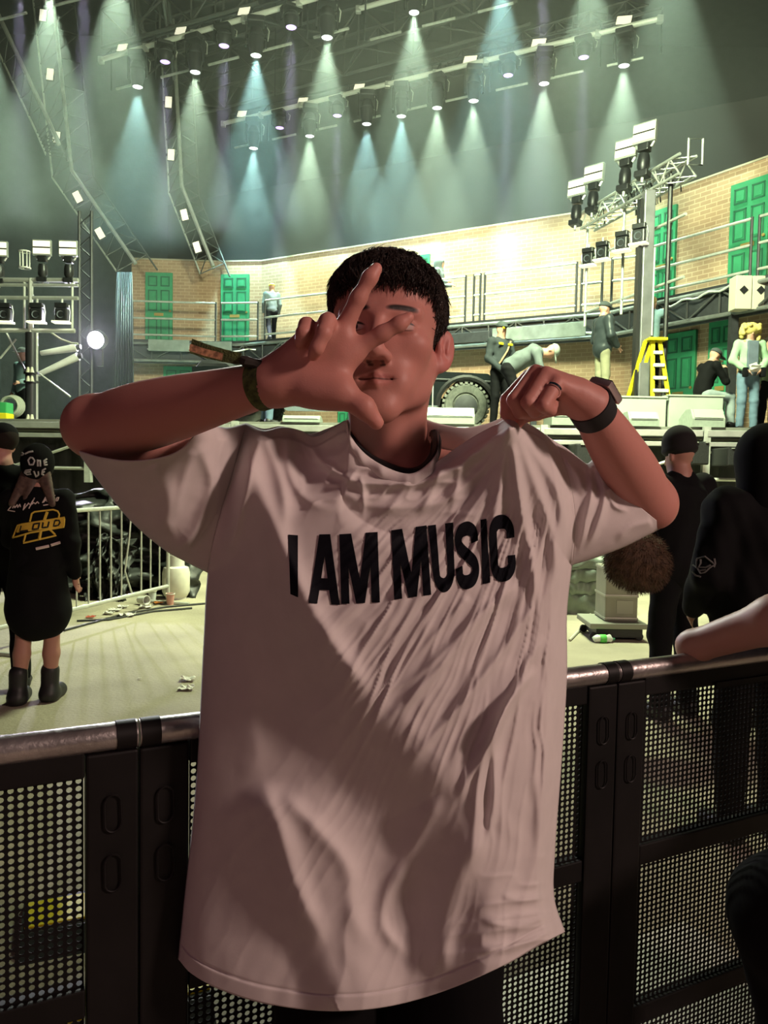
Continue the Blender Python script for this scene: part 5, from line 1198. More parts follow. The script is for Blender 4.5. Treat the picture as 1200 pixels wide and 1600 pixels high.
    if hair is not None:
        S_ = SDF(hd - .5, hd + .42, h * .8); r_ = 1.0 if not hair_long else 1.12
        if hair_long == 'curly':
            rs = np.random.RandomState(4); S_.ell(hd + up * .05 * s, (.12 * s, .12 * s, .11 * s), HRt, 0)
            for k in range(90):
                a = rs.rand() * 6.28; zz = rs.uniform(-.20, .13); rr = .10 + .05 * (1 - abs(zz) / .2); c = hd + (rt * math.cos(a) * rr + fw * math.sin(a) * rr + up * zz) * s
                if math.sin(a) > .45 and zz < .05: continue
                S_.ell(c, (.034 * s,) * 3, None, .01)
        else:
            S_.ell(hd + up * .045 * s - fw * .016 * s, (.088 * s, .104 * s, .095 * s), HRt, 0); S_.box(hd + fw * .12 * s - up * .05 * s, (.2, .10 * s, .10 * s), HRt, .01, .01, -1)
            if hair_long:
                for q, d0 in ((-1, .0), (1, .0), (-.3, .03)): S_.cap(hd + rt * q * .05 * s - fw * .04 * s - up * .03 * s, nk + rt * q * .13 * s - fw * .085 * s - up * (.10 - d0) * s, .05 * s, .026 * s, .02, flat=(fw, .6))
            else: S_.box(hd - up * .13 * s, (.2, .2, .08 * s), HRt, .01, .01, -1)
        S_.build('hair', hair, root)
    if hat:
        S_ = SDF(hd - .32, hd + .32, h * .75); c = hd + up * .055 * s - fw * .008 * s
        if hat == 'beanie':
            S_.ell(c + up * .02 * s, (.095 * s, .110 * s, .115 * s), HRt, 0); S_.cut(hd + up * .0 * s, -up); S_.ell(hd + up * .035 * s - fw * .008 * s, (.100 * s, .115 * s, .04 * s), HRt, .01)
        elif hat == 'slouch':
            S_.ell(c + up * .0 * s - fw * .012 * s, (.108 * s, .122 * s, .135 * s), HRt, 0); S_.cut(hd - up * .075 * s, -up); S_.box(hd + fw * .13 * s - up * .06 * s, (.2, .09 * s, .08 * s), HRt, .01, .01, -1)
        elif hat == 'hood':
            S_.ell(hd + up * .02 * s - fw * .03 * s, (.125 * s, .14 * s, .155 * s), HRt, 0); S_.cap(hd - up * .08 * s - fw * .03 * s, nk - up * .06 * s, .12 * s, .13 * s, .04); S_.ell(hd + fw * .13 * s - up * .02 * s, (.07 * s, .09 * s, .10 * s), HRt, .02, -1)
        else:
            S_.ell(c + up * .01 * s, (.092 * s, .107 * s, .085 * s), HRt, 0); S_.cut(hd + up * .045 * s, -up); S_.ell(hd + fw * .13 * s + up * .058 * s, (.068 * s, .085 * s, .012 * s), HRt, .01)
        S_.build({'hood': 'hood', 'beanie': 'beanie', 'slouch': 'beanie'}.get(hat, 'cap'), hatm, root)
    root.location = loc; root.rotation_euler = (0, 0, R(face))
    return root
def stand(px, py_top, Y, zf): return at(px, py_top, Y).x, Y, zf
GREYJ = pm('charcoal_jacket', (0.035, 0.042, 0.045)); BLKJ = pm('black_jacket', (0.0035, 0.0035, 0.004)); MINT = pm('mint_jacket', (0.30, 0.45, 0.30)); KHAKI = pm('khaki_cotton', (0.24, 0.23, 0.15)); JEAN = pm('blue_denim', (0.14, 0.21, 0.28)); LJEAN = pm('pale_denim', (0.28, 0.33, 0.33))
GREYT = pm('grey_hoodie', (0.11, 0.13, 0.13)); BLKT = pm('black_trousers', (0.005, 0.005, 0.006)); PALEC = pm('pale_cap', (0.28, 0.31, 0.27)); DKC = pm('dark_cap', (0.05, 0.06, 0.06)); YELC = pm('yellow_cap', (0.65, 0.6, 0.08)); BLOND = pm('blond_curls', (0.62, 0.50, 0.16)); DKH = pm('dark_hair', (0.02, 0.015, 0.012))
WALK = dict(al=(-.11, -.30, .16), kl=(-.1, -.06, .50), ar=(.11, .18, .09), kr=(.1, .14, .52))
x, y, z = stand(425, 440, 23.35, GAL); person((x, y, z), 1.78, 20, 'crew member with yellow cap walking away along the gallery', WALK, GREYT, BLKT, hat='cap', hatm=YELC, h=.024)
p = wall_pt(686, 440, 2, 0.42); person((p.x, p.y, GAL), 1.82, 250, 'crew member in grey hoodie at the open gallery doorway', dict(wl=(-.2, .25, 1.1), wr=(.2, .25, 1.1)), GREYT, BLKT, hat='hood', hatm=GREYT, h=.024)
# two crew beside the truck
x, y, z = stand(783, 507, 12.75, DECK); o = person((x, y, z), 1.73, 210, 'crew member in dark jacket with yellow patches standing beside the truck', dict(el=(-.25, .05, 1.13), wl=(-.10, .24, .98), wr=(.12, .22, .92)), GREYJ, BLKT, hat='cap', hatm=DKC, h=.018)
for dx in (-.09, .10): MB().box((dx, .142, 1.36), (.085, .02, .035), bev=.008).build('chest_patch', YELLOW, None).parent = o
MB().box((.05, .14, 1.62), (.05, .02, .03), bev=.006).build('cap_badge', YELLOW, None).parent = o
st = MB().path([(-.13, .10, 1.42), (-.02, .155, 1.25), (.10, .155, 1.08), (.15, .10, .98)], .016, 6).build('shoulder_strap', mat('tan_strap', (.3, .2, .12), .8), None, True); st.parent = o
x, y, z = stand(806, 580, 12.2, DECK); person((x, y, z), 1.75, 262, 'crew member in grey jacket bending forward behind the raised fist', dict(pelvis=(0, -.12, .90), belly=(0, .06, 1.02), chest=(0, .26, 1.12), neck=(0, .40, 1.14), head=(0, .52, 1.16), look=(0, .55, -.8), sl=(-.18, .30, 1.12), sr=(.18, .30, 1.12), el=(-.22, .36, .86), er=(.22, .36, .86), wl=(-.16, .44, .62), wr=(.16, .44, .62), hl=(-.09, -.12, .88), hr=(.09, -.12, .88)), GREYT, BLKT, hat='cap', hatm=PALEC, h=.018)
x, y, z = stand(943, 489, 12.95, DECK + .45); person((x, y, z), 1.68, 285, 'man in black puffer jacket and cap standing beside the tower mast', dict(el=(-.26, .0, 1.13), wl=(-.20, .16, .98), er=(.26, .0, 1.13), wr=(.20, .16, .98), look=(0, 1, -.15)), pm('puffer_black', (.030, .037, .040), .35), KHAKI, hat='cap', hatm=DKC, h=.018, puff=1.22)
x, y, z = stand(1019, 462, 14.55, 3.12); person((x, y, z), 1.74, 330, 'rigger standing high on the ladder working at the tower', dict(el=(-.2, .22, 1.35), wl=(-.05, .34, 1.45), er=(.24, .16, 1.36), wr=(.18, .32, 1.5)), pm('teal_shirt', (.16, .25, .28)), BLKT, hair=pm('fair_hair', (.4, .3, .14)), h=.020, short=True)
# seated man
zs = at(1100, 620, 12.3).z
x, y, z = stand(1101, 545, 12.6, zs - .46); person((x, y, z), 1.70, 285, 'man in black bomber jacket seated on the pale riser, hand to his face', dict(pelvis=(0, -.02, .56), belly=(0, .0, .72), chest=(0, .07, .92), neck=(0, .14, 1.06), head=(0, .20, 1.17), look=(0, 1, -.3), sl=(-.18, .09, 1.0), sr=(.18, .09, 1.0), el=(-.22, .28, .74), wl=(-.06, .32, .98), er=(.22, .26, .74), wr=(.06, .36, .96), hl=(-.09, 0, .53), hr=(.09, 0, .53), kl=(-.11, .44, .50), kr=(.11, .46, .50), al=(-.11, .42, .09), ar=(.11, .48, .09)), BLKJ, LJEAN, hat='cap', hatm=DKC, h=.018)
x, y, z = stand(1172, 523, 12.5, DECK); o = person((x, y, z), 1.72, 178, 'woman with blond curly hair in a mint jacket and jeans holding papers', dict(el=(-.27, .02, 1.14), er=(.27, .02, 1.14), wl=(-.12, .18, .98), wr=(.12, .18, .98)), MINT, JEAN, hair=BLOND, hair_long='curly', h=.018)
MB().box((0, .128, 1.16), (.17, .05, .56), bev=.02).build('grey_shirt', pm('slate_shirt', (.13, .16, .20)), None).parent = o
pp = MB().box((.0, .24, .99), (.16, .02, .12), rot=Matrix.Rotation(R(-35), 3, 'X'), bev=.004).box((.03, .25, 1.02), (.12, .02, .09), rot=Matrix.Rotation(R(20), 3, 'Y')).build('paper', WHITEM, None); pp.parent = o
for q in (-1, 1): g_ = MB().box((q * .135, .20, .93), (.08, .08, .15), bev=.025).build('dark_glove', BLKT, None, True); g_.parent = o
x, y, z = stand(1202, 540, 13.2, DECK); person((x, y, z), 1.66, 190, 'crew member in olive jacket half cut by the right edge behind the blond woman', {}, pm('olive_jacket', (.18, .24, .14)), BLKT, hair=DKH, h=.02)
x, y, z = stand(418, 585, 12.9, DECK); person((x, y, z), 1.7, 300, 'stagehand in blue jeans stooping behind the raised forearm', dict(pelvis=(0, -.1, .90), belly=(0, .08, 1.0), chest=(0, .27, 1.06), neck=(0, .40, 1.05), head=(0, .52, 1.05), look=(0, .6, -.8), sl=(-.18, .30, 1.05), sr=(.18, .30, 1.05), el=(-.22, .36, .8), er=(.22, .36, .8), wl=(-.14, .46, .58), wr=(.14, .46, .58), hl=(-.09, -.1, .88), hr=(.09, -.1, .88)), BLKJ, JEAN, hair=DKH, h=.02)
x, y, z = stand(37, 597, 14.3, DECK - .25); person((x, y, z), 1.66, 150, 'crew member with pale cap behind the left tower mast', dict(wl=(-.22, .22, 1.05)), pm('teal_jacket', (.16, .24, .24)), BLKT, hat='cap', hatm=PALEC, h=.02)

# ---- people in the pit, close to the barrier
NS = mat('pit_skin', (0.45, 0.22, 0.17), 0.55)
wom = person((-2.17, 4.80, 0), 1.585, 6, 'woman seen from behind in black jacket with a yellow emblem, lettered beanie and boots', dict(sl=(-.17, 0, 1.40), sr=(.17, 0, 1.40), el=(-.20, .10, 1.13), wl=(-.06, .26, 1.02), er=(.215, -.01, 1.12), wr=(.225, .06, .90), al=(-.125, -.02, .09), ar=(.06, .06, .09), kr=(.08, .04, .5)), BLKJ, None, hat='slouch', hatm=mat('black_knit', (0.006, 0.006, 0.006), .95, spec=.1), hair=mat('ash_hair', (.10, .06, .045), .6, 0, .4, 40), hair_long=True, h=.012, puff=1.12, bare_legs=True, skirt=BLKT, skin=NS)
person((-2.52, 5.05, 0), 1.76, 20, 'bearded man in black with dark cap at the left edge', dict(look=(-.7, .7, 0)), BLKJ, BLKT, hat='cap', hatm=BLKT, hair=DKH, h=.014, skin=mat('pit_skin_pink', (0.55, 0.26, 0.22), .55))
person((1.83, 4.75, 0), 1.76, 25, 'person in black jacket and black beanie with their back turned, in front of the stage', dict(el=(-.36, -.03, 1.20), wl=(-.45, -.07, 1.15)), pm('washed_black_jacket', (0.006, 0.006, 0.007)), BLKT, hat='beanie', hatm=mat('black_knit_b', (0.010, 0.008, 0.009), .9), h=.014, skin=NS, puff=1.2)
hooded = person((1.56, 3.15, 0), 1.68, 12, 'person in black hooded jacket with a pale emblem on the back, at the right edge', dict(el=(-.25, .0, 1.14), wl=(-.20, .16, .98)), BLKJ, BLKT, hat='hood', hatm=BLKJ, h=.014, skin=NS, puff=1.28)
# print on garments: strokes laid on the back of the garment by closest ray
def garment_prints(root, garment, strokes, M, r, lift=0.004):
    """strokes = lists of photo points; each becomes a thin raised ribbon lying on the garment"""
    bpy.context.view_layer.update(); g = [c for c in root.children if c.name.startswith(garment)][0]; inv = (wm(root)).inverted(); from mathutils.bvhtree import BVHTree
    me = g.data; bv = BVHTree.FromPolygons([v.co[:] for v in me.vertices], [p.vertices[:] for p in me.polygons])
    for name, pts, rr in strokes:
        P = []
        for x, y in pts:
            o_ = inv @ Vector(CAM); d_ = (inv.to_3x3() @ (at(x, y, 1.0) - Vector(CAM))).normalized(); hit = bv.ray_cast(o_, d_)
            if hit[0] is not None: P.append(hit[0] - d_ * lift)
        if len(P) > 1:
            o = MB().path(P, rr or r, 5).build(name, M, None, True); o.parent = g
def Zj(x, y): return (x / 8.89, 690 + y / 8.89)
def Zl(pts, closed=False, n=5):
    P = [Zj(*p) for p in pts] + ([Zj(*pts[0])] if closed else []); out = []
    for a, b_ in zip(P, P[1:]):
        for k in range(n): out.append((a[0] + (b_[0] - a[0]) * k / n, a[1] + (b_[1] - a[1]) * k / n))
    return out + [P[-1]]
YEL = mat('yellow_embroidery', (0.75, 0.50, 0.06), .7); PINKW = mat('pale_embroidery', (0.70, 0.56, 0.52), .7); GREYP = mat('grey_print', (0.45, 0.43, 0.42), .7)
garment_prints(wom, 'jacket', [('emblem_stroke', Zl([(415, 1110), (440, 1000), (480, 975), (740, 945), (800, 965), (825, 1010), (815, 1060)]), .0055), ('emblem_stroke', Zl([(615, 1090), (655, 975)]), .009),
    ('emblem_stroke', Zl([(180, 1335), (245, 1165), (300, 1150), (895, 1055), (885, 1185), (420, 1265), (180, 1335)]), .006),
    ('emblem_stroke', Zl([(260, 1240), (430, 1215), (870, 1150)]), .004), ('emblem_stroke', Zl([(300, 1165), (880, 1075)]), .006), ('emblem_stroke', Zl([(285, 1205), (290, 1195), (300, 1180)]), .004),
    ('emblem_stroke', Zl([(360, 1275), (325, 1410), (780, 1305), (690, 1220)]), .006), ('emblem_stroke', Zl([(570, 1240), (545, 1365)]), .009)], YEL, .006)
band = []
for k in range(7):
    t = (k + .5) / 7; band.append(('emblem_fill', Zl([(255 + 10 * (1 - t) - 20 * t, 1180 + 75 * t), (440, 1150 + 80 * t), (885, 1080 + 90 * t)], n=8), .0075))
garment_prints(wom, 'jacket', band, YEL, .006)
garment_prints(wom, 'jacket', [('emblem_letter', Zl(l, n=4), .006) for l in ([(300, 1170), (280, 1250), (390, 1236)], [(470, 1145), (450, 1222), (530, 1210), (550, 1130), (470, 1145)], [(600, 1122), (585, 1198), (660, 1188), (680, 1110)], [(760, 1098), (740, 1175), (810, 1165), (835, 1125), (820, 1090), (760, 1098)])], mat('black_thread', (.006, .006, .006), .8), .005, 0.009)
garment_prints(wom, 'jacket', [('script_stroke', Zl(l, n=3), .0035) for l in ([(175, 870), (110, 955), (205, 970)], [(175, 925), (195, 880), (205, 920), (240, 875), (245, 915), (275, 870), (285, 910)], [(330, 900), (350, 860), (320, 950), (400, 850)], [(375, 890), (395, 855), (420, 880), (480, 780), (400, 930)], [(440, 870), (470, 845), (490, 865), (520, 835), (540, 860)], [(590, 850), (650, 740), (605, 845), (640, 800), (650, 835), (690, 780), (665, 830)], [(690, 830), (765, 745), (710, 825), (745, 800), (735, 830)], [(770, 825), (790, 780), (815, 775), (800, 820), (770, 825)], [(600, 885), (735, 865)])] + [('script_bar', Zl([(500, 1490), (680, 1450)]), .009), ('script_bar', Zl([(705, 1440), (835, 1400)]), .009)], PINKW, .004)
garment_prints(wom, 'beanie', [('knit_letter', Zl(l, n=3), .0055) for l in ([(420, 220), (390, 260), (410, 320), (460, 320), (480, 265), (450, 225), (420, 220)], [(520, 250), (525, 345)], [(525, 270), (555, 260), (560, 345)], [(650, 240), (610, 270), (620, 325), (655, 320)], [(615, 290), (650, 285)],
    [(430, 390), (360, 400), (340, 430), (380, 460), (430, 450)], [(350, 428), (420, 420)], [(470, 410), (500, 490), (535, 460), (530, 415)], [(635, 375), (590, 400), (580, 450), (605, 465)], [(590, 430), (620, 415)], [(410, 530), (405, 590)], [(470, 540), (500, 595), (545, 575), (540, 535)], [(605, 500), (575, 550), (595, 570)],
    [(190, 230), (210, 200), (195, 245)], [(270, 190), (310, 155), (330, 175), (300, 190)], [(350, 170), (400, 145), (460, 135)], [(150, 320), (145, 280), (170, 275)])], GREYP, .005)
def Ze(pts): return [(1060 + x / 15, 840 + y / 15) for x, y in pts]
garment_prints(hooded, 'jacket', [('emblem_stroke', Ze(l), .004) for l in ([(430, 500), (430, 680), (520, 840), (620, 810), (740, 700), (850, 640), (790, 580), (620, 440), (430, 500)], [(520, 510), (520, 600), (470, 700), (640, 700), (760, 640)], [(340, 640), (440, 710)], [(840, 490), (860, 600), (830, 690)], [(480, 780), (640, 760)], [(330, 790), (400, 880), (520, 920)])], mat('dim_grey_print', (.12, .115, .11), .8), .004)

# person at the right edge leaning a bare arm on the rail
lean = empty('person', (1.12, 1.45, 0), 'person at the right edge in black with a bare arm resting on the barrier rail', 'person')
S_ = SDF((0.55, 1.10, 0.0), (1.62, 1.95, 1.80), 0.011)
e0 = A3(1083, 1010, 1.66); e1 = A3(1215, 968, 1.52)
S_.cap(e0, e1, .034, .046, .02); S_.cap(e1, (1.02, 1.42, 1.33), .046, .056, .03)
w0 = A3(1150, 1028, 1.76); S_.cap(e0, w0, .034, .028, .02)
for k in range(4): S_.cap(w0, w0 + np.array((.07 + .004 * k, .03 + .012 * k, -.02 - .014 * k)), .012, .009, .006)
S_.cap(w0, w0 + np.array((.03, -.02, .015)), .012, .010, .006)
S_.cap((1.02, 1.42, 1.33), (1.38, 1.40, 1.33), .06, .06, .04); S_.cap((1.20, 1.42, 1.36), (1.19, 1.40, 1.52), .055, .05, .03); S_.ell((1.18, 1.38, 1.60), (.075, .09, .11), None, .02); S_.cap((1.20, 1.42, 1.30), (1.20, 1.42, .95), .10, .10, .04)
S_.build('body', mat('arm_skin', (0.52, 0.27, 0.21), .5), lean)
S_ = SDF((0.75, 1.10, 0.0), (1.65, 1.85, 1.50), 0.014)
S_.cap((1.20, 1.42, 1.30), (1.20, 1.42, .92), .155, .165, .04, flat=((0, 1, 0), .8)); S_.cap((1.10, 1.42, 1.36), (1.03, 1.42, 1.30), .075, .07, .03); S_.cap((1.30, 1.42, 1.36), (1.38, 1.40, 1.20), .075, .06, .03); S_.noise(.008, 22, 5); S_.build('jacket', BLKJ, lean)
S_ = SDF((0.60, 0.85, 0.0), (1.65, 1.85, 1.1), 0.014); S_.ell((1.16, 1.40, .90), (.19, .15, .15), None, .05)
S_.cap((1.10, 1.36, .88), (.735, 1.30, .74), .120, .105, .05); S_.cap((.735, 1.30, .74), (.86, 1.38, .10), .105, .062, .04); S_.cap((1.25, 1.40, .86), (1.27, 1.40, .08), .105, .065, .05); S_.noise(.005, 22, 8); S_.build('trousers', BLKT, lean)
S_ = SDF((1.10, 1.20, 1.45), (1.32, 1.55, 1.78), .012); S_.ell((1.185, 1.40, 1.635), (.086, .10, .10), None, 0); S_.cut((0, 0, 1.60), (0, 0, -1)); S_.build('hair', DKH, lean)
for q in (.86, 1.27):
    S_ = SDF((q - .1, 1.15, -.02), (q + .1, 1.5, .2), .012); S_.cap((q, 1.42, .055), (q, 1.26, .045), .055, .045, .02); S_.cut((0, 0, .004), (0, 0, -1)); S_.build('shoe', BLACK, lean)

# brown furry bag carried beside the beanie person
fb = SDF((1.1, 4.05, 0.75), (2.0, 4.75, 1.40), .013); c = A3(992, 874, 4.42); fb.ell(c, (.175, .13, .175), None, 0); fb.ell(c + np.array((.06, 0, -.03)), (.135, .12, .15), None, .05); fb.noise(.006, 45, 2)
V, Q = fb.mesh(1); FUR = mat('brown_fur', (0.075, 0.038, 0.020), .8, 0, .4, 25); bag = empty('fur_bag', (c[0], c[1], c[2] - .16), 'round brown furry bag held low beside the person in the beanie', 'bag'); np_mesh('body', V, Q, FUR, bag)
rs = np.random.RandomState(8); cen = V[Q].mean(1); nr_ = cen - c; nr_ /= np.linalg.norm(nr_, axis=1)[:, None]; i_ = rs.randint(0, len(cen), 5000); p = cen[i_]; d_ = nr_[i_] * .6 + rs.normal(0, .3, p.shape) + np.array((0, 0, -.6)); d_ /= np.linalg.norm(d_, axis=1)[:, None]; sd = np.cross(d_, rs.normal(0, 1, p.shape)); sd /= np.linalg.norm(sd, axis=1)[:, None]
VV = np.stack([p - sd * .0015, p + sd * .0015, p + d_ * .03], 1).reshape(-1, 3); ff = np_mesh('fur_pile', VV, np.arange(len(VV)).reshape(-1, 3), FUR, bag); ff['kind'] = 'stuff'
MB().path([c + np.array(q) for q in ((-.12, 0, .12), (-.05, 0, .22), (.02, .06, .25), (.10, .02, .22), (.14, 0, .10))], .010, 6).build('handle', BLKT, bag, True)
# ------------------------------------------------------------------ lighting towers
LAMPB = mat('fixture_black', (0.02, 0.021, 0.023), 0.4, 0.2, 0.3, 12)
def make_flood():
    root = empty('floodlight', (0, 0, 0), 'x', 'floodlight')
    MB().box((0, 0, 0.30), (0.46, 0.10, 0.40), bev=0.015).build('frame', mat('flood_frame', (0.35, 0.37, 0.35), .45, .4), root)
    for z in (0.21, 0.39): MB().box((0, -0.055, z), (0.42, 0.02, 0.14), bev=0.004).build('led_strip', LEDCREAM, root)
    MB().box((0, -0.055, 0.30), (0.42, 0.015, 0.025)).build('divider', LAMPB, root)
    MB().box((0.02, 0.10, 0.30), (0.24, 0.14, 0.26), bev=0.02).build('heat_sink', LAMPB, root)
    MB().box((0, 0.03, 0.02), (0.22, 0.18, 0.16), bev=0.03).build('yoke_base', LAMPB, root)
    MB().lathe([(0, -.10), (.10, -.11), (.12, -.20), (.12, -.36), (.08, -.44), (0, -.44)], (0, .03, 0), 14).build('moving_head', LAMPB, root, True)
    MB().box((0, .03, -.50), (.26, .22, .12), bev=.02).build('base_box', LAMPB, root)
    for s in (-1, 1): MB().tube((s * 0.13, 0.03, 0.02), (s * 0.20, 0.03, 0.14), 0.025, 6).build('yoke_arm', ALU, root, True)
    MB().tube((0, 0.03, -0.55), (0, 0.03, -0.66), 0.03, 8).build('clamp', ALU, root, True)
    return root
def make_hung():
    root = empty('hanging_fixture', (0, 0, 0), 'x', 'stage lamp')
    MB().tube((0, 0, 0), (0, 0, 0.10), 0.03, 8).build('clamp', ALU, root, True)
    MB().box((0, 0, -0.06), (0.30, 0.22, 0.12), bev=0.02).build('head_box', LAMPB, root)
    MB().box((0, 0, -0.28), (0.28, 0.20, 0.30), bev=0.03).build('body', LAMPB, root)
    MB().lathe([(0, -.012), (.07, -.01), (.09, .01)], (0, -.11, -.28), 16, (0, -1, 0)).build('lens', mat('dull_lens', (.12, .14, .16), .12), root, True)
    MB().box((0, -0.04, -0.46), (0.40, 0.24, 0.045), bev=0.006).build('led_strip', LEDCREAM, root)
    for s in (-1, 1): MB().path([(s * .16, 0, -.05), (s * .19, 0, -.2), (s * .17, 0, -.42)], .012, 6).build('bracket', ALU, root, True)
    return root
protoF, protoH = make_flood(), make_hung()
def put(proto, key, loc, rz, label, group, sc=1.0, rx=0):
    o = proto if key not in used else dup(proto); used[key] = 1
    o.location = loc; o.rotation_euler = (rx, 0, rz); o.scale = (sc, sc, sc); o['label'] = label; o['group'] = group; return o
# right tower: runs along the right-hand set wall
ra, rb = Vector((4.32, 17.0, 7.0)), Vector((5.25, 13.85, 7.0)); rd_ = (rb - ra)
rt_ = empty('lighting_tower', (4.9, 14.9, DECK), 'scaffold lighting tower with grey mast on the right of the stage', 'tower')
up_ = Vector((0, 0, .17)); sd_ = rd_.cross(Vector((0, 0, 1))).normalized() * .17
for a_ in (-1, 1):
    for b_ in (-1, 1): MB().tube(ra + sd_ * a_ + up_ * b_, rb + sd_ * a_ + up_ * b_, .028, 8).build('truss_chord', ALU, rt_, True)
lt = MB()
for k in range(12):
    p, q = ra + rd_ * (k / 12), ra + rd_ * ((k + 1) / 12)
    for a_ in (-1, 1): lt.tube(p + sd_ * a_ + up_ * (1 if k % 2 else -1), q + sd_ * a_ - up_ * (1 if k % 2 else -1), .014, 5)
    lt.tube(p + sd_ + up_, q - sd_ + up_, .014, 5); lt.tube(p + sd_ - up_, q - sd_ - up_, .014, 5)
lt.build('truss_lattice', PIPE, rt_, True)
for t_, w_ in ((0.0, .03), (0.42, .03), (0.86, .045)):
    p = ra + rd_ * t_; MB().tube((p.x, p.y, 4.75 if t_ < .8 else DECK), (p.x, p.y, 7.0), w_, 8).build('upright', PIPE if t_ < .8 else BLACK, rt_, True)
mp = at(1007, 500, 14.45)
MB().box((mp.x, mp.y, (DECK + 6.75) / 2), (.20, .20, 6.75 - DECK), bev=.02).build('mast', mat('grey_mast', (.22, .22, .23), .4, .4, .2, 4), rt_)
MB().box((mp.x - .14, mp.y + .04, (DECK + 6.6) / 2), (.05, .2, 6.6 - DECK)).build('mast_flange', BLACK, rt_)
MB().box((mp.x + .11, mp.y - .08, 4.9), (.03, .05, 1.6)).build('mast_label_strip', mat('pale_label', (.5, .5, .5), .5), rt_)
for zz in (5.05, 6.15):
    MB().tube(ra + Vector((0, 0, zz - 7.0)), rb + Vector((0, 0, zz - 7.0)), .03, 8).build('cross_pipe', PIPE, rt_, True)
MB().path([rb + Vector(q) for q in ((0, 0, 0), (.25, 0, 0), (.25, 0, .45), (0, 0, .45))], .022, 6, True).build('end_frame', PIPE, rt_, True)
for i, (t_, px_, py_) in enumerate(((.02, 901, 314), (.20, 927, 293), (.62, 977, 256), (.84, 1006, 232))):
    p = ra + rd_ * t_; v_ = at(px_, py_, p.y); put(protoF, 'F', v_, R(-42), '%s floodlight from the left on top of the right tower' % ORD[i], 'floodlights on the towers', .95, R(-6))
for i, (t_, px_, py_) in enumerate(((.06, 920, 388), (.25, 942, 378), (.58, 973, 362), (.82, 1000, 350))):
    p = ra + rd_ * t_; v_ = at(px_, py_, p.y); put(protoH, 'H', v_, R(-38), '%s fixture from the left hanging from the right tower crossbar' % ORD[i], 'fixtures hung on the towers', .82)
for k in range(16):
    t_ = random.random(); p = ra + rd_ * t_ + sd_ * random.choice((-1, 1)) * .9
    MB().path([p + Vector((0, 0, .15)), p + Vector((.08, .05, -.05)), p + Vector((.16, 0, .1)), p + Vector((.22, .05, -.2))], .014, 5).build('cable_loop', BLACK if k % 2 else PIPE, rt_, True)

# left tower
Yl = 13.5
ltw = empty('lighting_tower', at(48, 657, Yl), 'lighting tower with black mast and stacked lamps at the left edge', 'tower')
def PL(x, y, d=0): return at(x, y, Yl + d)
MB().tube(PL(49, 657), PL(49, 520), .10, 14).build('mast', mat('black_mast', (.05, .05, .055), .35, .5), ltw, True); MB().tube(PL(57, 657), PL(57, 520), .03, 8).build('mast_tube', ALU, ltw, True)
for yy in (578, 592, 652):
    for xx in (44, 50): MB().lathe([(.0, .10), (.02, .09), (.04, 0), (.0, 0)], PL(xx, yy + 4, -.11), 8).build('coupler', mat('cream_metal', (0.6, 0.58, 0.46), 0.5), ltw, True)
    MB().lathe([(.115, -.02), (.125, -.02), (.125, .02), (.115, .02)], PL(49, yy + 5), 14).build('mast_collar', DARK, ltw, True)
MB().tube(PL(48, 520), PL(48, 435), .045, 8).build('upper_post', ALU, ltw, True)
for yy, r_ in ((438, .04), (446, .03), (466, .035), (517, .04)): MB().tube(PL(-30, yy - 1), PL(122 if yy < 500 else 117, yy), r_, 8).build('crossbar', ALU, ltw, True)
for xx in (-8, 38, 113): MB().tube(PL(xx, 440), PL(xx, 517), .022, 8).build('upright', PIPE, ltw, True)
for (a_, b_) in (((0, 560), (25, 530)), ((10, 520), (40, 580)), ((62, 584), (110, 620)), ((52, 462), (38, 440))): MB().tube(PL(*a_, .2), PL(*b_, .2), .018, 6).build('stay', PIPE, ltw, True)
MB().path([PL(80, 520), PL(95, 530), PL(112, 536), PL(122, 537)], .02, 6).build('cable_loop', PIPE, ltw, True)
for i, (x, y) in enumerate(((-2, 408), (66, 406), (107, 407))): put(protoF, 'F', PL(x, y), R(4), '%s cream floodlight from the left on top of the left tower' % ORD[i], 'floodlights on the towers', .68)
for i, (x, y) in enumerate(((8, 474), (58, 474), (97, 474))): put(protoH, 'H', PL(x, y, -.05), R(3), '%s fixture from the left hanging from the left tower crossbar' % ORD[i], 'fixtures hung on the towers', .72)
cg = empty('wire_cage_lamp', PL(39, 419), 'small white wire cage lamp on the left tower crossbar', 'stage lamp')
for k in range(8):
    a_ = k * math.pi / 4; c_ = PL(39, 419); MB().tube(c_ + Vector((.08 * math.cos(a_), .08 * math.sin(a_), 0)), c_ + Vector((.085 * math.cos(a_), .085 * math.sin(a_), .28)), .009, 5).build('cage_bar', WHITEM, cg, True)
for z_ in (0, .28): MB().lathe([(.07, -.01), (.10, -.01), (.10, .012), (.07, .012)], PL(39, 419) + Vector((0, 0, z_)), 14).build('cage_ring', WHITEM, cg, True)
# white tubes under the left tower
for (a_, b_, lab) in (((60, 585), (122, 557), 'bright white tube slanting up beside the left mast'), ((64, 552), (120, 543), 'dimmer white tube above the slanting one beside the left mast')):
    t_ = empty('white_tube', PL(*a_, .6), lab, 'tube'); MB().tube(PL(*a_, .6), PL(*b_, .6), .045, 12, .075).build('tube', WHITEM, t_, True); MB().tube(PL(*b_, .6), PL(b_[0] + 6, b_[1] - 1, .6), .05, 10).build('end_fitting', DARK, t_, True)
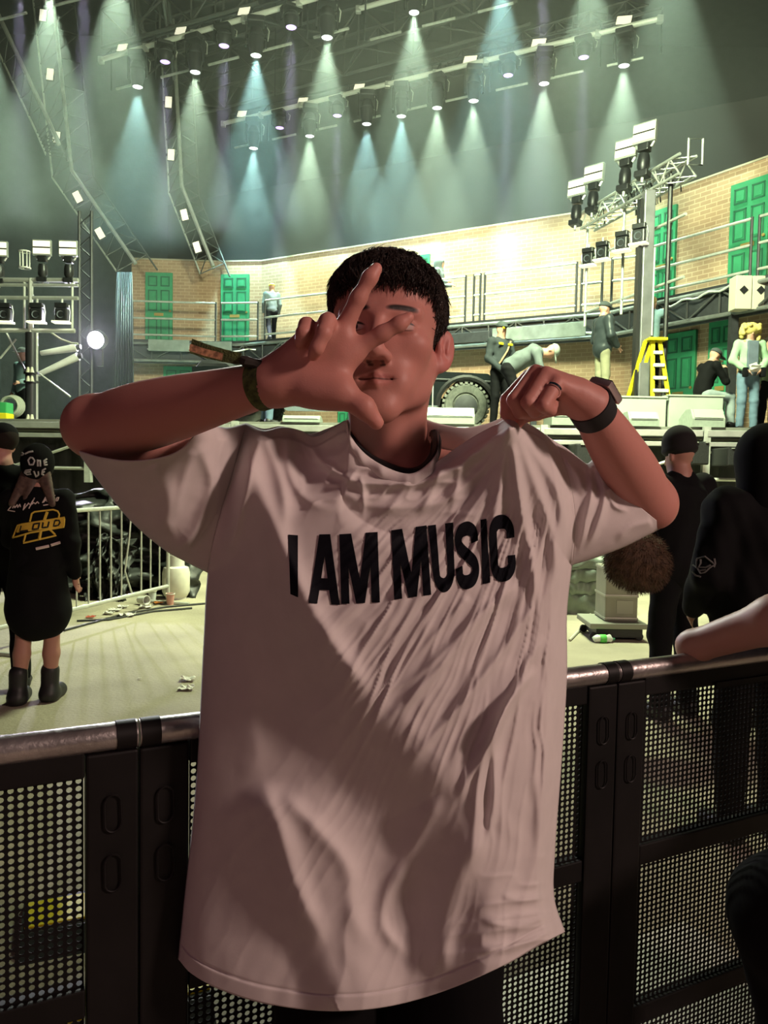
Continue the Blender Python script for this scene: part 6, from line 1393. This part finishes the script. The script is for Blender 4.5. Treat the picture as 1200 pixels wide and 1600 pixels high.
# glaring lamp facing the pit
gl = at(149, 531, 15.0)
gp = empty('glaring_lamp', gl, 'blinding white violet lamp facing the camera on the left of the stage', 'stage lamp')
MB().lathe([(0, .26), (.15, .24), (.19, .12), (.19, 0), (.17, 0), (.16, .03)], gl, 20, (0.10, 1, 0.15)).build('housing', LAMPB, gp, True)
MB().lathe([(0, -.01), (.16, .02)], gl, 20, (0.10, 1, 0.15)).build('lens', mat('glare_lens', (0.93, 0.88, 1.0), .3, emit=60), gp, True)
for x in (124, 143): MB().tube(at(x, 640, 15.3), at(x, 330, 15.3), .03, 6).build('truss_post', DARK, gp, True)
lt = MB()
for k in range(18): lt.tube(at(124 if k % 2 else 143, 640 - k * 17, 15.3), at(143 if k % 2 else 124, 623 - k * 17, 15.3), .016, 5)
lt.build('truss_lattice', DARK, gp, True)
MB().box(gl + Vector((0, .25, -.3)), (.1, .1, .35)).build('bracket', DARK, gp)
light('glaring_lamp_light', 'SPOT', gl + Vector((0, -.08, 0)), (-0.6, 1.0, 1.4), 1500, (0.86, 0.80, 1.0), .10, 110, .5)
# gathered side drape
V_, F_ = [], []
for i in range(40):
    t = i / 39; q0, q1 = at(183 + 24 * t, 425, 19.5 + .25 * math.sin(i * 1.3)), at(176 + 34 * t, 640, 19.5 + .35 * math.sin(i * 1.3)); V_ += [q0, q1]
F_ = [(2 * i, 2 * i + 1, 2 * i + 3, 2 * i + 2) for i in range(39)]
dr = raw('side_drape', V_, F_, mat('violet_black_satin', (.012, .012, .017), .5), None, True); tag(dr, 'gathered dark satin drape hanging beside the left end of the brick set', 'drape'); dr.modifiers.new('t', 'SOLIDIFY').thickness = .01
# hose reel and odds at the far left of the stage
hr_ = at(15, 634, 13.2); hrr = empty('hose_reel', (hr_.x, hr_.y, DECK), 'pale coiled hose reel at the left edge of the stage', 'hose reel')
for k in range(4): MB().path([hr_ + Vector((.15 * math.cos(a_) * (1 + .08 * k), .04 * k, .15 * math.sin(a_) * (1 + .05 * k))) for a_ in np.linspace(0, 6.28, 20)[:-1]], .028, 6, True).build('hose_coil', mat('pale_hose', (.38, .40, .33), .6), hrr, True)
MB().tube((hr_.x, hr_.y + .1, DECK), hr_ + Vector((0, .1, 0)), .03, 6).build('stand', PIPE, hrr, True)
gb = at(2, 643, 13.0); g_ = empty('tool_crate', (gb.x, gb.y, DECK), 'small green and yellow tool crate at the left edge of the stage', 'crate')
MB().box((gb.x, gb.y, DECK + .20), (.3, .25, .2), bev=.02).build('body', mat('green_plastic', (.05, .4, .12), .5), g_); MB().box((gb.x, gb.y - .01, DECK + .06), (.32, .27, .12), bev=.02).build('base', YELLOW, g_)

# ------------------------------------------------------------------ pit: fence, tarps, gas bottle, litter, case
fa, fb_ = Vector((-3.08, 6.0, 0)), Vector((-2.37, 8.42, 0)); fd = fb_ - fa
fe = empty('steel_fence', (fa + fb_) / 2, 'galvanised steel fence section with upright bars beside the woman in black', 'fence')
for z_, r_ in ((1.10, .020), (.20, .020)): MB().tube(fa + Vector((0, 0, z_)), fb_ + Vector((0, 0, z_)), r_, 10).build('rail', PIPE, fe, True)
for p in (fa, fb_): MB().tube(p, p + Vector((0, 0, 1.10)), .020, 10).build('post', PIPE, fe, True)
n = 15
barm = None
for k in range(1, n):
    p = fa + fd * (k / n)
    if k == 11: o = MB().path([p + Vector((0, 0, 1.10)), p + Vector((-.015, -.02, .8)), p + Vector((-.05, -.05, .45)), p + Vector((.0, .02, .20))], .009, 6).build('bar', PIPE, fe, True); continue
    if barm is None: o = MB().tube(p + Vector((0, 0, .20)), p + Vector((0, 0, 1.10)), .009, 6).build('bar', PIPE, fe, True); barm = o; base_p = p
    else: c = barm.copy(); COL.objects.link(c); c.parent = fe; c.location = p - base_p
for p in (fa, fb_): MB().tube(p + Vector((-.25, .07, .015)), p + Vector((.25, -.07, .015)), .018, 8).build('foot', PIPE, fe, True)
TARP = mat('black_plastic_sheet', (.018, .020, .018), .5, 0, .2, 3, .5, 7)
def tarp(px0, px1, py0, py1, Y, amp, label, seed):
    a, b = at(px0, py1, Y), at(px1, py0, Y); nx, nz = 60, 40; g, hh = np.meshgrid(np.linspace(0, 1, nx), np.linspace(0, 1, nz)); X = a.x + (b.x - a.x) * g; Z = b.z * hh * (1 + .06 * vnoise(g * 6, hh * 0, seed))
    Yy = Y - amp * (1.2 * (1 - hh) + 1.2 * (1 - np.abs(vnoise(g * 5 + hh * 2, hh * 4, seed)) * 1.6) + .5 * (1 - np.abs(vnoise(g * 13, hh * 11 + g * 3, seed + 1)) * 2))
    o = np_mesh('plastic_sheet', np.stack([X, Yy, Z], -1).reshape(-1, 3), grid_faces(nz, nx, 0, True), TARP); o.modifiers.new('t', 'SOLIDIFY').thickness = .01; tag(o, label, 'sheet')
tarp(60, 330, 770, 930, 9.6, .28, 'crumpled black plastic sheet hanging behind the steel fence', 3)
tarp(150, 212, 840, 935, 8.9, .16, 'smaller crumpled black sheet slumped behind the fence bars', 8)
# stacked black folded sheets at the right, green light put into their colour
SHEET = mat('folded_grey_green_sheet', (.16, .20, .16), .45, 0, .3, 5, .6, 9)
def folded(px0, px1, py0, py1, Y, label, seed):
    a, b = at(px0, py1, Y), at(px1, py0, Y); S = SDF((a.x - .1, Y - .2, a.z - .03), (b.x + .1, Y + .8, b.z + .12), .016)
    S.box(((a.x + b.x) / 2, Y + .3, (a.z + b.z) / 2), ((b.x - a.x) / 2, .3, (b.z - a.z) / 2), None, .05, .0); S.noise(.022, 22, seed); S.build('folded_sheet', SHEET); o = bpy.context.scene.objects[-1]
    return o
for i, (y0, y1) in enumerate(((872, 892), (890, 910), (908, 930), (928, 968))):
    bpy_before = set(o.name for o in scene.objects); folded(850 + 6 * i, 990 - 4 * i, y0, y1, 8.2, '', 10 + i)
    new = [o for o in scene.objects if o.name not in bpy_before][0]; tag(new, ['top of the heap of folded grey green sheets beside the case', 'second sheet from the top of the folded heap beside the case', 'third sheet from the top of the folded heap beside the case', 'bottom sheet of the folded heap beside the grey case'][i], 'sheet', 'folded sheets heap')
tb = at(275, 933, 8.8); tb.z = 0
gt = empty('gas_bottle', tb, 'white steel propane gas bottle on the ground behind the fence end', 'gas bottle')
MB().lathe([(0, .03), (.13, .03), (.155, .08), (.155, .30), (.14, .36), (.06, .39), (.0, .39)], tb, 24).build('tank', mat('white_tank_paint', (.72, .70, .60), .45, 0, .08, 12), gt, True)
MB().lathe([(.11, 0), (.12, 0), (.12, .05), (.11, .05)], tb, 24).build('foot_ring', WHITEM, gt, True)
MB().lathe([(.085, .37), (.095, .37), (.092, .50), (.082, .50)], tb, 20).build('collar', WHITEM, gt, True); MB().tube(tb + Vector((0, 0, .39)), tb + Vector((0, 0, .47)), .025, 8).build('valve', BRASS, gt, True)
rs = np.random.RandomState(11)
def scrap(px, py, s, M, label, kind='paper_scrap'):
    p = on_z(px, py, 0.0); nx = 7; g, hh = np.meshgrid(np.linspace(-1, 1, nx), np.linspace(-1, 1, nx)); n_ = rs.normal(0, .18, g.shape) * s
    V_ = np.stack([p.x + g * s + n_ * .3, p.y + hh * s * .8, .012 + np.abs(n_) + .1 * s * (g * g)], -1).reshape(-1, 3)
    o = np_mesh(kind, V_, grid_faces(nx, nx, 0, True), M, None, False); tag(o, label, 'litter', 'litter on the pit ground'); o.modifiers.new('t', 'SOLIDIFY').thickness = .003
WP = mat('white_paper', (.75, .74, .68), .8); RP = mat('red_paper', (.5, .07, .04), .7); OP = mat('orange_paper', (.7, .25, .04), .7)
scrap(199, 963, .075, WP, 'flat white paper lying in front of the litter below the fence'); scrap(180, 955, .06, WP, 'crumpled white paper at the middle of the litter row'); scrap(192, 950, .05, WP, 'small crumpled paper behind the flat white sheet')
scrap(142, 966, .04, RP, 'red paper scrap at the left of the litter row'); scrap(247, 944, .05, OP, 'orange wrapper near the gas bottle'); scrap(228, 950, .06, WP, 'white wrapper under the right end of the fence'); scrap(170, 960, .05, WP, 'pale scrap left of the crumpled white paper')
scrap(293, 1064, .05, WP, 'upper of two white paper scraps on the open ground'); scrap(291, 1078, .05, WP, 'lower of two white paper scraps on the open ground'); scrap(218, 1062, .012, WP, 'tiny white speck of paper alone on the shaded ground')
def cup(px, py, M, label, lay):
    p = on_z(px, py, 0); o = empty('paper_cup', p, label, 'cup', 'cups on the pit ground'); ax_ = (0, 0, 1) if not lay else (.8, -.5, .05); c = p + Vector((0, 0, .0 if not lay else .05))
    MB().lathe([(0, .0), (.034, .0), (.046, .12), (.050, .12), (.050, .126), (.044, .124), (.032, .006)], c, 18, ax_).build('cup_wall', M, o, True); MB().lathe([(.046, .119), (.052, .119), (.052, .128), (.046, .128)], c, 18, ax_).build('rim', WHITEM, o, True)
cup(217, 944, WHITEM, 'white paper cup lying on its side under the fence', True); cup(238, 940, mat('cup_pale_blue', (.6, .65, .62), .5), 'pale cup standing near the fence post', False); cup(266, 945, mat('cup_pink', (.6, .3, .25), .5), 'pink paper cup standing beside the gas bottle', False)
for i, pts in enumerate((((100, 985), (140, 974), (200, 958), (260, 948), (330, 942)), ((120, 970), (170, 968), (240, 955), (300, 950)))):
    o = MB().path([on_z(x, y, .012) for x, y in pts], .010, 6).build('ground_cable', BLACK, None, True); tag(o, ['outer black cable running along the litter below the fence', 'inner black cable running close under the fence'][i], 'cable')
o = MB().path([on_z(x, y, .012) for x, y in ((890, 1000), (905, 985), (915, 975), (922, 960), (930, 950))], .012, 6).build('ground_cable', mat('pale_cable', (.5, .5, .4), .6), None, True); tag(o, 'pale cable on the bright ground beside the folded sheets', 'cable')
# grey case on a dolly
cb = on_z(958, 1003, 0); dl = empty('flat_dolly', (cb.x, cb.y, 0), 'low grey platform dolly on the ground at the right', 'dolly')
MB().box((cb.x + .05, cb.y + .25, .14), (.52, .5, .05), bev=.01).build('platform', mat('grey_dolly', (.24, .25, .2), .6), dl); MB().box((cb.x + .07, cb.y + .26, .075), (.42, .42, .09)).build('under_frame', BLACK, dl)
for sx in (-.16, .26):
    for sy in (.08, .42): MB().lathe([(0, -.015), (.035, -.015), (.035, .015), (0, .015)], (cb.x + sx, cb.y + sy, .036), 12, (0, 1, 0)).build('wheel', BLACK, dl, True)
ca = empty('equipment_case', (cb.x + .10, cb.y + .28, .165), 'tall grey equipment case standing on the dolly', 'case')
MB().box((cb.x + .10, cb.y + .28, .165 + .25), (.30, .34, .50), bev=.015).build('body', mat('grey_case', (.26, .26, .20), .55, 0, .1, 6), ca)
for z_ in (.19, .40, .645): MB().box((cb.x + .10, cb.y + .28, z_), (.31, .35, .022), bev=.004).build('edge_band', mat('dull_alu', (.35, .35, .3), .4, .5), ca)
MB().box((cb.x + .12, cb.y + .105, .57), (.07, .02, .035), bev=.005).build('latch', ALU, ca); MB().box((cb.x + .13, cb.y + .108, .30), (.15, .006, .12)).build('label_panel', mat('pale_panel', (.33, .33, .27), .6), ca)
gbp = on_z(942, 1004, 0); bt = empty('crushed_bottle', gbp, 'crushed green and white plastic bottle lying in front of the dolly', 'bottle')
S = SDF(np.array(gbp) + (-.12, -.1, -.02), np.array(gbp) + (.14, .1, .12), .006); S.cap(np.array(gbp) + (-.06, 0, .035), np.array(gbp) + (.05, .01, .035), .034, .036, .0); S.cap(np.array(gbp) + (.05, .01, .035), np.array(gbp) + (.095, .015, .03), .030, .012, .01); S.noise(.005, 60, 3); S.build('bottle_body', mat('clear_white_plastic', (.7, .78, .7), .25), bt)
MB().lathe([(.0375, -.025), (.040, -.02), (.040, .03), (.0375, .035)], Vector(gbp) + Vector((-.01, .0, .035)), 16, (1, .1, 0)).build('label_wrap', mat('bright_green_wrap', (.12, .62, .10), .45), bt, True); MB().tube(Vector(gbp) + Vector((.093, .015, .03)), Vector(gbp) + Vector((.108, .016, .029)), .013, 10).build('cap', GREEN, bt, True)
hz2 = MB().box((-6.6, 15.6, 4.75), (4.6, 4.2, 4.6)).build('haze', H2); tag(hz2, 'hazy air around the glaring lamp on the left of the stage', 'haze', None, 'stuff')  # local haze added to give the lamp a glow in place of lens glare
# grey fixture panels and cable clutter along the gallery lip
def lip_panel(px0, px1, py0, py1, seg, M, label):
    p, q = wall_pt(px0, (py0 + py1) / 2, seg, 1.25), wall_pt(px1, (py0 + py1) / 2, seg, 1.25); z1, z0 = wall_pt((px0 + px1) / 2, py0, seg, 1.25).z, wall_pt((px0 + px1) / 2, py1, seg, 1.25).z
    c = (p + q) / 2; ex_, nr_ = seg_dir(seg); L_ = (Vector((q.x, q.y, 0)) - Vector((p.x, p.y, 0))).length; ang = math.atan2(ex_.y, ex_.x)
    o = empty('fixture_panel', (c.x, c.y, z0), label, 'panel', 'fixture panels on the gallery lip'); MB().box((c.x, c.y, (z0 + z1) / 2), (L_, .08, z1 - z0), rz=ang, bev=.01).build('face', M, o)
    for t in (.1, .9): b_ = p.lerp(q, t); MB().tube((b_.x, b_.y, (z0 + z1) / 2), (b_.x - nr_.x * .25, b_.y - nr_.y * .25, (z0 + z1) / 2), .02, 6).build('bracket', PIPE, o, True)
PG = mat('grey_acrylic', (.20, .23, .21), .35, 0, .25, 4)
lip_panel(232, 296, 531, 549, 0, PG, 'grey acrylic panel on the gallery lip below the faded green door'); lip_panel(300, 362, 534, 549, 1, PG, 'grey acrylic panel on the gallery lip below the six panel door')
lip_panel(770, 915, 508, 530, 2, PG, 'long grey panel on the gallery lip above the crew beside the truck'); lip_panel(690, 765, 520, 536, 2, DARK, 'dark panel on the gallery lip just beside the ear')
for i, (x0, x1, y, sg) in enumerate(((230, 400, 545, 0), (700, 930, 533, 2), (800, 960, 528, 2), (1040, 1150, 470, 3))):
    pts = []
    for k in range(14):
        t = k / 13; q = wall_pt(x0 + (x1 - x0) * t, y - (12 * t if sg == 2 else 34 * t if sg == 3 else -3 * t) + 2.5 * math.sin(k * 1.4) + (9 if sg == 3 else 0), sg if sg else (0 if x0 + (x1 - x0) * t < 340 else 1), 1.16); pts.append(q)
    o = MB().path(pts, .022, 6).build('hanging_cable', PIPE if i % 2 else WHITEM, None, True); tag(o, ['pale cable draped along the left gallery lip', 'grey cable draped along the middle gallery lip', 'pale cable draped along the gallery lip toward the tower', 'grey cable draped along the right gallery lip'][i], 'cable')
